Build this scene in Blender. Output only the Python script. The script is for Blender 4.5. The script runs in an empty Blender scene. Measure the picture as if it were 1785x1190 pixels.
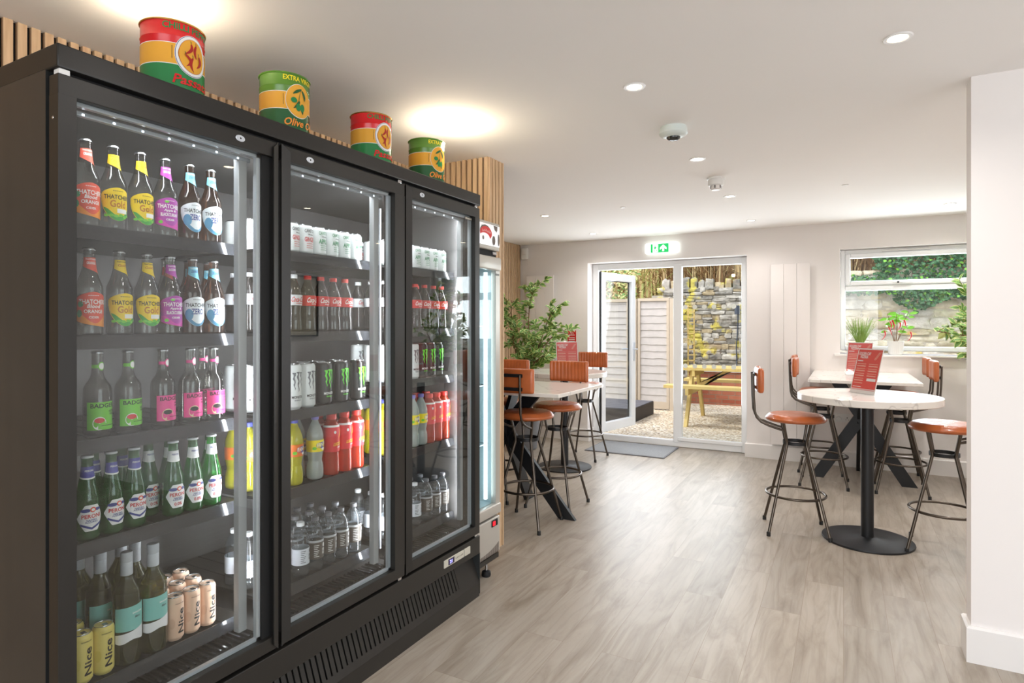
import bpy, bmesh, math, random
from math import sin, cos, pi, radians as R
from mathutils import Vector, Matrix
random.seed(7)
SC = bpy.context.scene
COL = SC.collection

# ------------------------------------------------------------------ camera
cam_d = bpy.data.cameras.new('camera')
cam = bpy.data.objects.new('camera', cam_d); COL.objects.link(cam)
cam.location = (0, 0, 1.38)
cam.rotation_euler = (R(90), 0, R(28.654))
cam_d.sensor_width = 36.0
cam_d.lens = 36.0 * 1057.5 / 1785.0
cam_d.shift_y = -26.3 / 1785.0
cam_d.clip_start = 0.02
SC.camera = cam
SC.view_settings.view_transform = 'Standard'
SC.view_settings.look = 'None'
SC.view_settings.gamma = 1.0
SC.view_settings.use_curve_mapping = False
SC.view_settings.exposure = 0.36
SC.cycles.max_bounces = 10
SC.cycles.diffuse_bounces = 5
SC.cycles.glossy_bounces = 5
SC.cycles.transparent_max_bounces = 24
SC.cycles.sample_clamp_indirect = 6.0
SC.cycles.caustics_reflective = False
SC.cycles.caustics_refractive = False

# ------------------------------------------------------------------ world, sun, daylight
W = bpy.data.worlds.new('sky'); SC.world = W; W.use_nodes = True
wn = W.node_tree.nodes; wl = W.node_tree.links
bg = wn['Background']
sky = wn.new('ShaderNodeTexSky'); sky.sky_type = 'NISHITA'; sky.sun_disc = False
sky.sun_elevation = R(48); sky.sun_rotation = R(200); sky.dust_density = 3.0; sky.air_density = 1.0
wm = wn.new('ShaderNodeMix'); wm.data_type = 'RGBA'; wm.inputs[0].default_value = 0.6
wm.inputs[7].default_value = (3.2, 3.3, 3.5, 1)
wl.new(sky.outputs[0], wm.inputs[6]); wl.new(wm.outputs[2], bg.inputs[0])
bg.inputs[1].default_value = 0.5

def light(name, kind, loc, rot, energy, color=(1, 1, 1), **kw):
    d = bpy.data.lights.new(name, kind); d.energy = energy; d.color = color
    for k, v in kw.items(): setattr(d, k, v)
    o = bpy.data.objects.new(name, d); COL.objects.link(o)
    o.location = loc; o.rotation_euler = rot
    return o
light('sun', 'SUN', (0, 12, 8), (R(14), R(-34), 0), 1.7, (1.0, 0.96, 0.9), angle=R(12))
# unseen fill lights added behind the camera; daylight through the garden door and window
light('front_fill', 'AREA', (0.6, -2.95, 1.45), (R(106), 0, 0), 60, (0.88, 0.94, 1.0), shape='RECTANGLE', size=3.6, size_y=1.9)
light('side_fill', 'AREA', (3.25, 0.6, 1.45), (R(106), 0, R(90)), 32, (0.88, 0.94, 1.0), shape='RECTANGLE', size=2.6, size_y=1.7)
light('garden_door_daylight', 'AREA', (-1.8, 7.2, 1.3), (R(-104), 0, 0), 38, (0.88, 0.94, 1.0), shape='RECTANGLE', size=1.7, size_y=1.9)
light('garden_window_daylight', 'AREA', (0.8, 7.15, 1.65), (R(-104), 0, 0), 30, (0.88, 0.94, 1.0), shape='RECTANGLE', size=1.5, size_y=0.9)


# ------------------------------------------------------------------ materials
MATS = {}
def srgb(r, g, b):
    f = lambda c: (c / 255 / 12.92) if c / 255 <= 0.04045 else ((c / 255 + 0.055) / 1.055) ** 2.4
    return (f(r), f(g), f(b), 1.0)
def mat(name, rgb, rough=0.5, metal=0.0, emit=0.0, var=0.0, scale=20.0, bump=0.0, coat=0.0, bscale=None, spec=0.5):
    if name in MATS: return MATS[name]
    m = bpy.data.materials.new(name); m.use_nodes = True
    n = m.node_tree.nodes; l = m.node_tree.links; p = n['Principled BSDF']
    c = srgb(*rgb)
    p.inputs['Base Color'].default_value = c; p.inputs['Roughness'].default_value = rough
    p.inputs['Metallic'].default_value = metal; p.inputs['Coat Weight'].default_value = coat
    p.inputs['Specular IOR Level'].default_value = spec
    if emit:
        p.inputs['Emission Color'].default_value = c; p.inputs['Emission Strength'].default_value = emit
    tc = n.new('ShaderNodeTexCoord')
    nz = n.new('ShaderNodeTexNoise'); nz.inputs['Scale'].default_value = scale; nz.inputs['Detail'].default_value = 4
    l.new(tc.outputs['Object'], nz.inputs['Vector'])
    if var:
        mr = n.new('ShaderNodeMapRange'); mr.inputs[3].default_value = 1 - var; mr.inputs[4].default_value = 1 + var
        l.new(nz.outputs[0], mr.inputs[0])
        mx = n.new('ShaderNodeVectorMath'); mx.operation = 'SCALE'; mx.inputs[0].default_value = c[:3]
        l.new(mr.outputs[0], mx.inputs['Scale']); l.new(mx.outputs[0], p.inputs['Base Color'])
    if bump:
        nb = nz
        if bscale:
            nb = n.new('ShaderNodeTexNoise'); nb.inputs['Scale'].default_value = bscale; l.new(tc.outputs['Object'], nb.inputs['Vector'])
        b = n.new('ShaderNodeBump'); b.inputs['Strength'].default_value = bump; b.inputs['Distance'].default_value = 0.01
        l.new(nb.outputs[0], b.inputs['Height']); l.new(b.outputs[0], p.inputs['Normal'])
    MATS[name] = m; return m
def glassy(name, tint, refl=1.0, rough=0.02, alpha=0.0, body=(255, 255, 255), ior=1.5):
    """thin clear shell: tinted see-through plus Fresnel reflection, optionally a cloudy body"""
    if name in MATS: return MATS[name]
    m = bpy.data.materials.new(name); m.use_nodes = True
    n = m.node_tree.nodes; l = m.node_tree.links; n.remove(n['Principled BSDF'])
    out = n['Material Output']
    tr = n.new('ShaderNodeBsdfTransparent'); tr.inputs[0].default_value = srgb(*tint)
    gl = n.new('ShaderNodeBsdfGlossy'); gl.inputs['Roughness'].default_value = rough
    fr = n.new('ShaderNodeLayerWeight'); fr.inputs[0].default_value = 0.5      # same reflectance from either side of the shell
    pw = n.new('ShaderNodeMath'); pw.operation = 'POWER'; pw.inputs[1].default_value = 5.0
    mu = n.new('ShaderNodeMath'); mu.operation = 'MULTIPLY_ADD'; mu.inputs[1].default_value = 0.96 * refl; mu.inputs[2].default_value = 0.04 * refl; mu.use_clamp = True
    mx = n.new('ShaderNodeMixShader')
    l.new(fr.outputs['Facing'], pw.inputs[0]); l.new(pw.outputs[0], mu.inputs[0]); l.new(mu.outputs[0], mx.inputs[0])
    if alpha:
        df = n.new('ShaderNodeBsdfDiffuse'); df.inputs[0].default_value = srgb(*body)
        tl = n.new('ShaderNodeBsdfTranslucent'); tl.inputs[0].default_value = srgb(*body)
        a1 = n.new('ShaderNodeMixShader'); a1.inputs[0].default_value = 0.4
        l.new(df.outputs[0], a1.inputs[1]); l.new(tl.outputs[0], a1.inputs[2])
        a2 = n.new('ShaderNodeMixShader'); a2.inputs[0].default_value = alpha
        l.new(tr.outputs[0], a2.inputs[1]); l.new(a1.outputs[0], a2.inputs[2]); l.new(a2.outputs[0], mx.inputs[1])
    else:
        l.new(tr.outputs[0], mx.inputs[1])
    l.new(gl.outputs[0], mx.inputs[2]); l.new(mx.outputs[0], out.inputs[0])
    MATS[name] = m; return m
def ramp(n, stops):
    r = n.new('ShaderNodeValToRGB'); e = r.color_ramp.elements
    e[0].position = stops[0][0]; e[0].color = srgb(*stops[0][1])
    e[1].position = stops[-1][0]; e[1].color = srgb(*stops[-1][1])
    for p, c in stops[1:-1]:
        x = e.new(p); x.color = srgb(*c)
    return r
def node_mat(name):
    m = bpy.data.materials.new(name); m.use_nodes = True; MATS[name] = m
    n = m.node_tree.nodes; l = m.node_tree.links
    return m, n, l, n['Principled BSDF'], n.new('ShaderNodeTexCoord')

WHITE_WALL = mat('wall_paint', (233, 228, 225), 0.85, var=0.012, scale=3, bump=0.02, bscale=300)
CEIL = mat('ceiling_paint', (247, 244, 241), 0.9, var=0.01, scale=2)
GLOSSW = mat('white_gloss_paint', (232, 229, 226), 0.35)
UPVC = mat('white_upvc', (238, 240, 241), 0.25)
BLACKM = mat('black_powder_coat', (33, 31, 28), 0.38, var=0.04, scale=3, bump=0.01, bscale=500)
BLACKG = mat('black_side_gloss', (44, 46, 46), 0.13, var=0.03, scale=4)
BLACKD = mat('black_recess', (10, 10, 10), 0.7)
GASKET = mat('black_rubber', (16, 16, 16), 0.6)
SILVER = mat('silver_trim', (212, 218, 226), 0.3, 0.35)
CHROME = mat('chrome', (210, 210, 212), 0.15, 1.0)
GUNM = mat('gunmetal_tube', (96, 88, 80), 0.28, 0.95, var=0.15, scale=30)
IRON = mat('black_iron', (38, 39, 41), 0.42, 0.3, var=0.08, scale=15)
INNER = mat('cooler_lining', (84, 82, 82), 0.4)
LED = mat('led_strip', (235, 242, 255), 0.4, emit=7.0)
LEDDOT = mat('led_dot', (235, 242, 255), 0.4, emit=9.0)
LAMP = mat('downlight_lens', (255, 236, 205), 0.4, emit=14.0)
FROST = mat('white_plastic', (232, 232, 230), 0.35)
LEATHER = mat('tan_leather', (176, 93, 48), 0.30, var=0.30, scale=11, bump=0.08, bscale=180, coat=0.25)
LEATHERB = mat('tan_leather_back', (140, 68, 36), 0.45, var=0.2, scale=12, bump=0.1, bscale=160)
PANE = glassy('window_glass', (250, 252, 252), 1.0, 0.0)
DOORGLASS = glassy('cooler_glass', (244, 246, 245), 1.55, 0.0)
ACRYL = glassy('clear_acrylic', (248, 248, 248), 1.2, 0.06)
LIP = glassy('shelf_lip_plastic', (150, 150, 156), 1.6, 0.12, 0.35, (90, 92, 98))

def mk_slat():
    m, n, l, p, tc = node_mat('oak_slat')
    mp = n.new('ShaderNodeMapping'); mp.inputs['Scale'].default_value = (40, 40, 3)
    l.new(tc.outputs['Object'], mp.inputs[0])
    nz = n.new('ShaderNodeTexNoise'); nz.inputs['Scale'].default_value = 1.5; nz.inputs['Detail'].default_value = 6
    l.new(mp.outputs[0], nz.inputs['Vector'])
    r = ramp(n, [(0.3, (190, 156, 120)), (0.7, (218, 188, 152))])
    l.new(nz.outputs[0], r.inputs[0]); l.new(r.outputs[0], p.inputs['Base Color'])
    p.inputs['Roughness'].default_value = 0.55
    return m
SLAT = mk_slat()
FELT = mat('black_felt', (22, 20, 18), 0.95)

def mk_floor():
    m, n, l, p, tc = node_mat('floor_planks')
    sp = n.new('ShaderNodeSeparateXYZ'); l.new(tc.outputs['Object'], sp.inputs[0])
    cb = n.new('ShaderNodeCombineXYZ'); l.new(sp.outputs[1], cb.inputs[0]); l.new(sp.outputs[0], cb.inputs[1])
    bt = n.new('ShaderNodeTexBrick'); bt.offset = 0.37
    bt.inputs['Scale'].default_value = 1.0; bt.inputs['Brick Width'].default_value = 1.22; bt.inputs['Row Height'].default_value = 0.18
    bt.inputs['Mortar Size'].default_value = 0.0012; bt.inputs['Mortar Smooth'].default_value = 0.3; bt.inputs['Bias'].default_value = 0
    bt.inputs['Color1'].default_value = (0, 0, 0, 1); bt.inputs['Color2'].default_value = (1, 1, 1, 1); bt.inputs['Mortar'].default_value = (0.5, 0.5, 0.5, 1)
    l.new(cb.outputs[0], bt.inputs['Vector'])
    # per plank offset so the grain breaks at joints
    ad = n.new('ShaderNodeVectorMath'); ad.operation = 'MULTIPLY_ADD'
    l.new(bt.outputs['Color'], ad.inputs[0]); ad.inputs[1].default_value = (7, 13, 3); l.new(cb.outputs[0], ad.inputs[2])
    mp = n.new('ShaderNodeMapping'); mp.inputs['Scale'].default_value = (0.9, 5, 1); l.new(ad.outputs[0], mp.inputs[0])
    n1 = n.new('ShaderNodeTexNoise'); n1.inputs['Scale'].default_value = 2.0; n1.inputs['Detail'].default_value = 9; n1.inputs['Roughness'].default_value = 0.62; n1.inputs['Distortion'].default_value = 1.1
    l.new(mp.outputs[0], n1.inputs['Vector'])
    r = ramp(n, [(0.22, (124, 110, 94)), (0.40, (148, 137, 123)), (0.55, (163, 153, 140)), (0.8, (174, 166, 155))])
    l.new(n1.outputs[0], r.inputs[0])
    mp2 = n.new('ShaderNodeMapping'); mp2.inputs['Scale'].default_value = (0.7, 5, 1); l.new(ad.outputs[0], mp2.inputs[0])
    w = n.new('ShaderNodeTexWave'); w.wave_type = 'RINGS'; w.inputs['Scale'].default_value = 1.3; w.inputs['Distortion'].default_value = 11; w.inputs['Detail'].default_value = 3; w.inputs['Detail Scale'].default_value = 1.2
    l.new(mp2.outputs[0], w.inputs['Vector'])
    r2 = ramp(n, [(0.0, (120, 106, 90)), (0.16, (255, 255, 255)), (1.0, (255, 255, 255))])
    l.new(w.outputs[0], r2.inputs[0])
    mx = n.new('ShaderNodeMix'); mx.data_type = 'RGBA'; mx.blend_type = 'MULTIPLY'; mx.inputs[0].default_value = 0.10
    l.new(r.outputs[0], mx.inputs[6]); l.new(r2.outputs[0], mx.inputs[7])
    hs = n.new('ShaderNodeHueSaturation'); l.new(mx.outputs[2], hs.inputs['Color'])
    mr = n.new('ShaderNodeMapRange'); mr.inputs[3].default_value = 0.9; mr.inputs[4].default_value = 1.08; l.new(bt.outputs['Color'], mr.inputs[0])
    l.new(mr.outputs[0], hs.inputs['Value'])
    mm = n.new('ShaderNodeMix'); mm.data_type = 'RGBA'; mm.inputs[7].default_value = srgb(138, 124, 108)
    l.new(bt.outputs['Fac'], mm.inputs[0]); l.new(hs.outputs[0], mm.inputs[6]); l.new(mm.outputs[2], p.inputs['Base Color'])
    p.inputs['Roughness'].default_value = 0.36; p.inputs['Specular IOR Level'].default_value = 0.5
    b = n.new('ShaderNodeBump'); b.inputs['Strength'].default_value = 0.12; b.inputs['Distance'].default_value = 0.004
    l.new(n1.outputs[0], b.inputs['Height']); l.new(b.outputs[0], p.inputs['Normal'])
    return m
FLOORM = mk_floor()

def mk_marble():
    m, n, l, p, tc = node_mat('white_marble_laminate')
    nz = n.new('ShaderNodeTexNoise'); nz.inputs['Scale'].default_value = 1.5; nz.inputs['Detail'].default_value = 4; nz.inputs['Distortion'].default_value = 1.4
    l.new(tc.outputs['Object'], nz.inputs['Vector'])
    r = ramp(n, [(0.0, (228, 223, 216)), (0.49, (226, 221, 214)), (0.5, (196, 190, 184)), (0.51, (228, 223, 216)), (1.0, (225, 220, 212))])
    l.new(nz.outputs[0], r.inputs[0]); l.new(r.outputs[0], p.inputs['Base Color'])
    p.inputs['Roughness'].default_value = 0.16
    return m
MARBLE = mk_marble()

def mk_gravel():
    m, n, l, p, tc = node_mat('garden_gravel')
    v = n.new('ShaderNodeTexVoronoi'); v.inputs['Scale'].default_value = 38; l.new(tc.outputs['Object'], v.inputs['Vector'])
    r = ramp(n, [(0.0, (120, 96, 72)), (0.25, (196, 176, 146)), (0.6, (222, 208, 184)), (1.0, (242, 236, 224))])
    l.new(v.outputs['Color'], r.inputs[0])
    r2 = ramp(n, [(0.0, (255, 255, 255)), (0.55, (255, 255, 255)), (0.95, (110, 96, 80))])
    l.new(v.outputs['Distance'], r2.inputs[0])
    mx = n.new('ShaderNodeMix'); mx.data_type = 'RGBA'; mx.blend_type = 'MULTIPLY'; mx.inputs[0].default_value = 0.7
    l.new(r.outputs[0], mx.inputs[6]); l.new(r2.outputs[0], mx.inputs[7]); l.new(mx.outputs[2], p.inputs['Base Color'])
    b = n.new('ShaderNodeBump'); b.invert = True; b.inputs['Strength'].default_value = 0.9; b.inputs['Distance'].default_value = 0.02
    l.new(v.outputs['Distance'], b.inputs['Height']); l.new(b.outputs[0], p.inputs['Normal'])
    p.inputs['Roughness'].default_value = 0.9
    return m
GRAVEL = mk_gravel()
def mk_brick():
    m, n, l, p, tc = node_mat('red_brick')
    sp = n.new('ShaderNodeSeparateXYZ'); l.new(tc.outputs['Object'], sp.inputs[0])
    cb = n.new('ShaderNodeCombineXYZ'); l.new(sp.outputs[0], cb.inputs[0]); l.new(sp.outputs[2], cb.inputs[1])
    bt = n.new('ShaderNodeTexBrick'); bt.inputs['Scale'].default_value = 1.0
    bt.inputs['Brick Width'].default_value = 0.225; bt.inputs['Row Height'].default_value = 0.075; bt.inputs['Mortar Size'].default_value = 0.006
    bt.inputs['Color1'].default_value = srgb(160, 84, 62); bt.inputs['Color2'].default_value = srgb(186, 118, 92); bt.inputs['Mortar'].default_value = srgb(140, 122, 104)
    l.new(cb.outputs[0], bt.inputs['Vector']); l.new(bt.outputs['Color'], p.inputs['Base Color'])
    b = n.new('ShaderNodeBump'); b.invert = True; b.inputs['Strength'].default_value = 0.6; b.inputs['Distance'].default_value = 0.01
    l.new(bt.outputs['Fac'], b.inputs['Height']); l.new(b.outputs[0], p.inputs['Normal']); p.inputs['Roughness'].default_value = 0.9
    return m
BRICK = mk_brick()
def stone_mat(name, a, b_, lich, amount):
    m, n, l, p, tc = node_mat(name)
    nz = n.new('ShaderNodeTexNoise'); nz.inputs['Scale'].default_value = 9; nz.inputs['Detail'].default_value = 7; l.new(tc.outputs['Object'], nz.inputs['Vector'])
    r = ramp(n, [(0.3, a), (0.7, b_)]); l.new(nz.outputs[0], r.inputs[0])
    n2 = n.new('ShaderNodeTexNoise'); n2.inputs['Scale'].default_value = 3.3; n2.inputs['Detail'].default_value = 8; l.new(tc.outputs['Object'], n2.inputs['Vector'])
    mr = n.new('ShaderNodeMapRange'); mr.inputs[1].default_value = 1 - amount; mr.inputs[2].default_value = 1 - amount + 0.06; l.new(n2.outputs[0], mr.inputs[0])
    mx = n.new('ShaderNodeMix'); mx.data_type = 'RGBA'; mx.inputs[7].default_value = srgb(*lich)
    l.new(mr.outputs[0], mx.inputs[0]); l.new(r.outputs[0], mx.inputs[6]); l.new(mx.outputs[2], p.inputs['Base Color'])
    b = n.new('ShaderNodeBump'); b.inputs['Strength'].default_value = 0.9; b.inputs['Distance'].default_value = 0.05
    l.new(nz.outputs[0], b.inputs['Height']); l.new(b.outputs[0], p.inputs['Normal']); p.inputs['Roughness'].default_value = 0.95
    return m
ST1 = stone_mat('grey_stone', (104, 102, 96), (160, 156, 146), (190, 178, 88), 0.45)
ST2 = stone_mat('buff_stone', (150, 134, 104), (194, 180, 150), (190, 178, 92), 0.43)
ST3 = stone_mat('pale_stone', (150, 146, 138), (202, 198, 188), (206, 192, 96), 0.44)
ST4 = stone_mat('cream_stone', (176, 160, 128), (222, 212, 188), (206, 188, 110), 0.40)
ST5 = stone_mat('light_cream_stone', (196, 184, 156), (240, 232, 212), (216, 202, 140), 0.36)
ST6 = stone_mat('light_grey_stone', (190, 184, 172), (238, 232, 220), (216, 206, 150), 0.35)
MORTAR = mat('lime_mortar', (176, 170, 158), 0.95, var=0.2, scale=12, bump=0.5)
FENCEM = mat('weathered_fence', (180, 176, 172), 0.85, var=0.14, scale=10, bump=0.3)
FENCEP = mat('fence_post_wood', (184, 172, 154), 0.85, var=0.1, scale=10, bump=0.2)
PINE = mat('treated_pine', (212, 186, 116), 0.7, var=0.12, scale=8)
LEAFG = mat('leaf_green', (100, 142, 68), 0.45, var=0.3, scale=9)
LEAFE = mat('leaf_cream_edge', (204, 214, 140), 0.5, var=0.1, scale=9)
LEAFB = mat('leaf_bright', (120, 190, 60), 0.45, var=0.2, scale=9)
IVYM = mat('ivy_green', (50, 104, 60), 0.5, var=0.4, scale=6)
REED1 = mat('dry_reed', (214, 190, 142), 0.9, var=0.2, scale=3)
REED2 = mat('brown_reed', (128, 96, 60), 0.9, var=0.3, scale=3)
BARK = mat('plant_bark', (120, 92, 66), 0.85, var=0.2, scale=30)
TERRA = mat('plum_pot', (110, 70, 66), 0.7)
SOIL = mat('soil', (50, 38, 28), 0.95)
RED = mat('signal_red', (200, 34, 36), 0.35)

# ------------------------------------------------------------------ mesh builder
class MB:
    def __init__(s): s.v = []; s.f = []; s.m = []; s.mats = []
    def mi(s, m):
        if m not in s.mats: s.mats.append(m)
        return s.mats.index(m)
    def add(s, vs, fs, m, M=None):
        o = len(s.v); k = s.mi(m)
        for v in vs: s.v.append(tuple(M @ Vector(v)) if M else tuple(v))
        for f in fs: s.f.append([i + o for i in f]); s.m.append(k)
    def box(s, a, b, m, M=None):
        x0, y0, z0 = a; x1, y1, z1 = b
        s.add([(x0, y0, z0), (x1, y0, z0), (x1, y1, z0), (x0, y1, z0), (x0, y0, z1), (x1, y0, z1), (x1, y1, z1), (x0, y1, z1)],
              [(0, 3, 2, 1), (4, 5, 6, 7), (0, 1, 5, 4), (1, 2, 6, 5), (2, 3, 7, 6), (3, 0, 4, 7)], m, M)
    def rbox(s, a, b, m, bev=0.005, seg=2, M=None):
        s.rb = True
        bm = bmesh.new(); bmesh.ops.create_cube(bm, size=1)
        c = [(a[i] + b[i]) / 2 for i in range(3)]; d = [abs(b[i] - a[i]) for i in range(3)]
        for v in bm.verts: v.co = Vector([c[i] + v.co[i] * d[i] for i in range(3)])
        bmesh.ops.bevel(bm, geom=list(bm.edges), offset=min(bev, min(d) * 0.49), segments=seg, affect='EDGES', profile=0.5)
        bm.verts.index_update()
        s.add([v.co.copy() for v in bm.verts], [[v.index for v in f.verts] for f in bm.faces], m, M); bm.free()
    def lathe(s, prof, m, seg=32, M=None, cap=True):
        vs = []; fs = []
        for r, z in prof:
            for i in range(seg):
                a = 2 * pi * i / seg; vs.append((r * cos(a), r * sin(a), z))
        for j in range(len(prof) - 1):
            for i in range(seg):
                k = (i + 1) % seg; fs.append((j * seg + i, j * seg + k, (j + 1) * seg + k, (j + 1) * seg + i))
        if cap:
            fs.append(tuple(reversed(range(seg)))); fs.append(tuple((len(prof) - 1) * seg + i for i in range(seg)))
        s.add(vs, fs, m, M)
    def tube(s, pts, r, m, seg=10, M=None, closed=False, taper=None):
        pts = [Vector(p) for p in pts]; n = len(pts); vs = []; fs = []
        up = None
        for i, p in enumerate(pts):
            if closed: t = (pts[(i + 1) % n] - pts[i - 1])
            else: t = (pts[min(i + 1, n - 1)] - pts[max(i - 1, 0)])
            t.normalize()
            if up is None:
                up = Vector((0, 0, 1)) if abs(t.z) < 0.9 else Vector((1, 0, 0))
            a = t.cross(up).normalized(); b = a.cross(t).normalized(); up = b
            rr = r if taper is None else r + (taper - r) * i / (n - 1)
            for k in range(seg):
                q = 2 * pi * k / seg; vs.append(p + a * cos(q) * rr + b * sin(q) * rr)
        L = n if closed else n - 1
        for i in range(L):
            for k in range(seg):
                k2 = (k + 1) % seg; j = (i + 1) % n
                fs.append((i * seg + k, i * seg + k2, j * seg + k2, j * seg + k))
        if not closed:
            fs.append(tuple(reversed(range(seg)))); fs.append(tuple((n - 1) * seg + k for k in range(seg)))
        s.add(vs, fs, m, M)
    def build(s, name, parent=None, loc=(0, 0, 0), rot=(0, 0, 0), smooth=True, angle=None):
        if angle is None: angle = 20 if s.rb else 37
        me = bpy.data.meshes.new(name); me.from_pydata(s.v, [], s.f)
        for m in s.mats: me.materials.append(m)
        me.polygons.foreach_set('material_index', s.m)
        bm = bmesh.new(); bm.from_mesh(me); bmesh.ops.recalc_face_normals(bm, faces=bm.faces) if s.fixn else None; bm.to_mesh(me); bm.free()
        if smooth:
            me.polygons.foreach_set('use_smooth', [True] * len(me.polygons)); me.set_sharp_from_angle(angle=R(angle))
        me.update()
        return place(name, me, parent, loc, rot)
    fixn = True
    rb = False
def place(name, me, parent=None, loc=(0, 0, 0), rot=(0, 0, 0)):
    o = bpy.data.objects.new(name, me); COL.objects.link(o)
    o.location = loc; o.rotation_euler = rot
    if parent: o.parent = parent
    return o
def thing(name, label, cat, loc=(0, 0, 0), rotz=0.0, group=None):
    o = bpy.data.objects.new(name, None); COL.objects.link(o); o.empty_display_size = 0.05
    o.location = loc; o.rotation_euler = (0, 0, rotz)
    return tag(o, label, cat, group)
def tag(o, label, cat, group=None):
    o['label'] = label; o['category'] = cat
    if group: o['group'] = group
    return o
def struct(o): o['kind'] = 'structure'; return o
def dup(o, parent=None):
    c = o.copy(); COL.objects.link(c); c.parent = parent
    for ch in list(o.children): dup(ch, c)
    return c
def T(x=0, y=0, z=0, rx=0, ry=0, rz=0, s=(1, 1, 1)):
    return Matrix.Translation((x, y, z)) @ Matrix.Rotation(rz, 4, 'Z') @ Matrix.Rotation(ry, 4, 'Y') @ Matrix.Rotation(rx, 4, 'X') @ Matrix.Diagonal((*s, 1))

# ------------------------------------------------------------------ lettering
_TX = {}
def text2d(s, step=None):
    """flat lettering as (verts, faces), centred, cap height ~1"""
    key = (s, step)
    if key in _TX: return _TX[key]
    cu = bpy.data.curves.new('lettering', 'FONT'); cu.body = s; cu.size = 1.4; cu.resolution_u = 2
    cu.align_x = 'CENTER'; cu.align_y = 'CENTER'; cu.space_line = 0.8; cu.offset = 0.03
    ob = bpy.data.objects.new('lettering', cu); COL.objects.link(ob)
    dg = bpy.context.evaluated_depsgraph_get(); me = bpy.data.meshes.new_from_object(ob.evaluated_get(dg))
    bpy.data.objects.remove(ob); bpy.data.curves.remove(cu)
    bm = bmesh.new(); bm.from_mesh(me); bpy.data.meshes.remove(me)
    if step:
        xs = [v.co.x for v in bm.verts] or [0]; ys = [v.co.y for v in bm.verts] or [0]
        a, st = (step[0], step[1]); lo, hi = (min(xs), max(xs)) if a == 'x' else (min(ys), max(ys))
        q = lo + st
        while q < hi:
            co = (q, 0, 0) if a == 'x' else (0, q, 0); no = (1, 0, 0) if a == 'x' else (0, 1, 0)
            bmesh.ops.bisect_plane(bm, geom=list(bm.verts) + list(bm.edges) + list(bm.faces), plane_co=co, plane_no=no)
            q += st
    bm.verts.index_update()
    vs = [(v.co.x, v.co.y) for v in bm.verts]; fs = [[v.index for v in f.verts] for f in bm.faces]; bm.free()
    if vs:
        cx = (min(v[0] for v in vs) + max(v[0] for v in vs)) / 2; cy = (min(v[1] for v in vs) + max(v[1] for v in vs)) / 2
        vs = [(x - cx, y - cy) for x, y in vs]
    _TX[key] = (vs, fs); return _TX[key]
def fit(vs, w, h):
    if not vs: return vs
    sx = w / max(1e-6, max(v[0] for v in vs) - min(v[0] for v in vs)); sy = h / max(1e-6, max(v[1] for v in vs) - min(v[1] for v in vs))
    return [(x * sx, y * sy) for x, y in vs]
def wrap_text(mb, s, rf, z, w, h, m, ang=0.0, vertical=False, shear=0.0, off=0.0011, slope=0.0):
    """lettering bent round a bottle; +X is the front, reading direction +Y"""
    vs, fs = text2d(s, ('y' if vertical else 'x', 0.35))
    vs = fit(vs, w, h)
    out = []
    for x, y in vs:
        x += shear * y
        if vertical: x, y = -y, x
        zz = z + y + slope * x; r = rf(zz) + off; a = ang + x / rf(z)
        out.append((r * cos(a), r * sin(a), zz))
    mb.add(out, fs, m)
def flat_text(mb, s, c, w, h, m, M, shear=0.0):
    vs, fs = text2d(s); vs = fit(vs, w, h)
    mb.add([(c[0] + x + shear * y, c[1] + y, 0) for x, y in vs], fs, m, M)
def poly(mb, pts, m, M, off=0.0):
    mb.add([(x, y, off) for x, y in pts], [tuple(range(len(pts)))], m, M)
def ell(cx, cy, rx, ry, n=24, a0=0, a1=2 * pi):
    return [(cx + rx * cos(a0 + (a1 - a0) * i / n), cy + ry * sin(a0 + (a1 - a0) * i / n)) for i in range(n)]
def patch(mb, rf, a0, a1, zb, zt, m, off=0.0006, na=18, nz=6):
    """label patch on a lathe; zb, zt are functions of t in 0..1 or numbers"""
    fb = zb if callable(zb) else (lambda t: zb); ft = zt if callable(zt) else (lambda t: zt)
    vs = []; fs = []
    for i in range(na + 1):
        t = i / na; a = a0 + (a1 - a0) * t
        for j in range(nz + 1):
            z = fb(t) + (ft(t) - fb(t)) * j / nz; r = rf(z) + off
            vs.append((r * cos(a), r * sin(a), z))
    for i in range(na):
        for j in range(nz):
            q = i * (nz + 1) + j; fs.append((q, q + nz + 1, q + nz + 2, q + 1))
    mb.add(vs, fs, m)
def fine_print(mb, rf, ang, z, w, h, m, off=0.0012, n=None):
    """a line of print too small to read"""
    n = n or max(3, int(w / 0.004)); a0 = ang - w / 2 / rf(z); st = w / rf(z) / n
    for i in range(n): patch(mb, rf, a0 + i * st, a0 + (i + 0.7) * st, z - h / 2, z + h / 2, m, off=off, na=2, nz=1)
def blob(mb, rf, ang, z, ra, rz, m, off=0.0009, n=18):
    """an oval mark on a curved label"""
    vs = [((rf(z) + off) * cos(ang), (rf(z) + off) * sin(ang), z)]
    for i in range(n):
        q = 2 * pi * i / n; zz = z + rz * sin(q); a = ang + ra / rf(z) * cos(q); r = rf(zz) + off
        vs.append((r * cos(a), r * sin(a), zz))
    mb.add(vs, [(0, 1 + i, 1 + (i + 1) % n) for i in range(n)], m)
def prof_fn(prof):
    def f(z):
        for (r0, z0), (r1, z1) in zip(prof, prof[1:]):
            if z0 <= z <= z1 and z1 > z0: return r0 + (r1 - r0) * (z - z0) / (z1 - z0)
        return prof[-1][0] if z > prof[-1][1] else prof[0][0]
    return f
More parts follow.
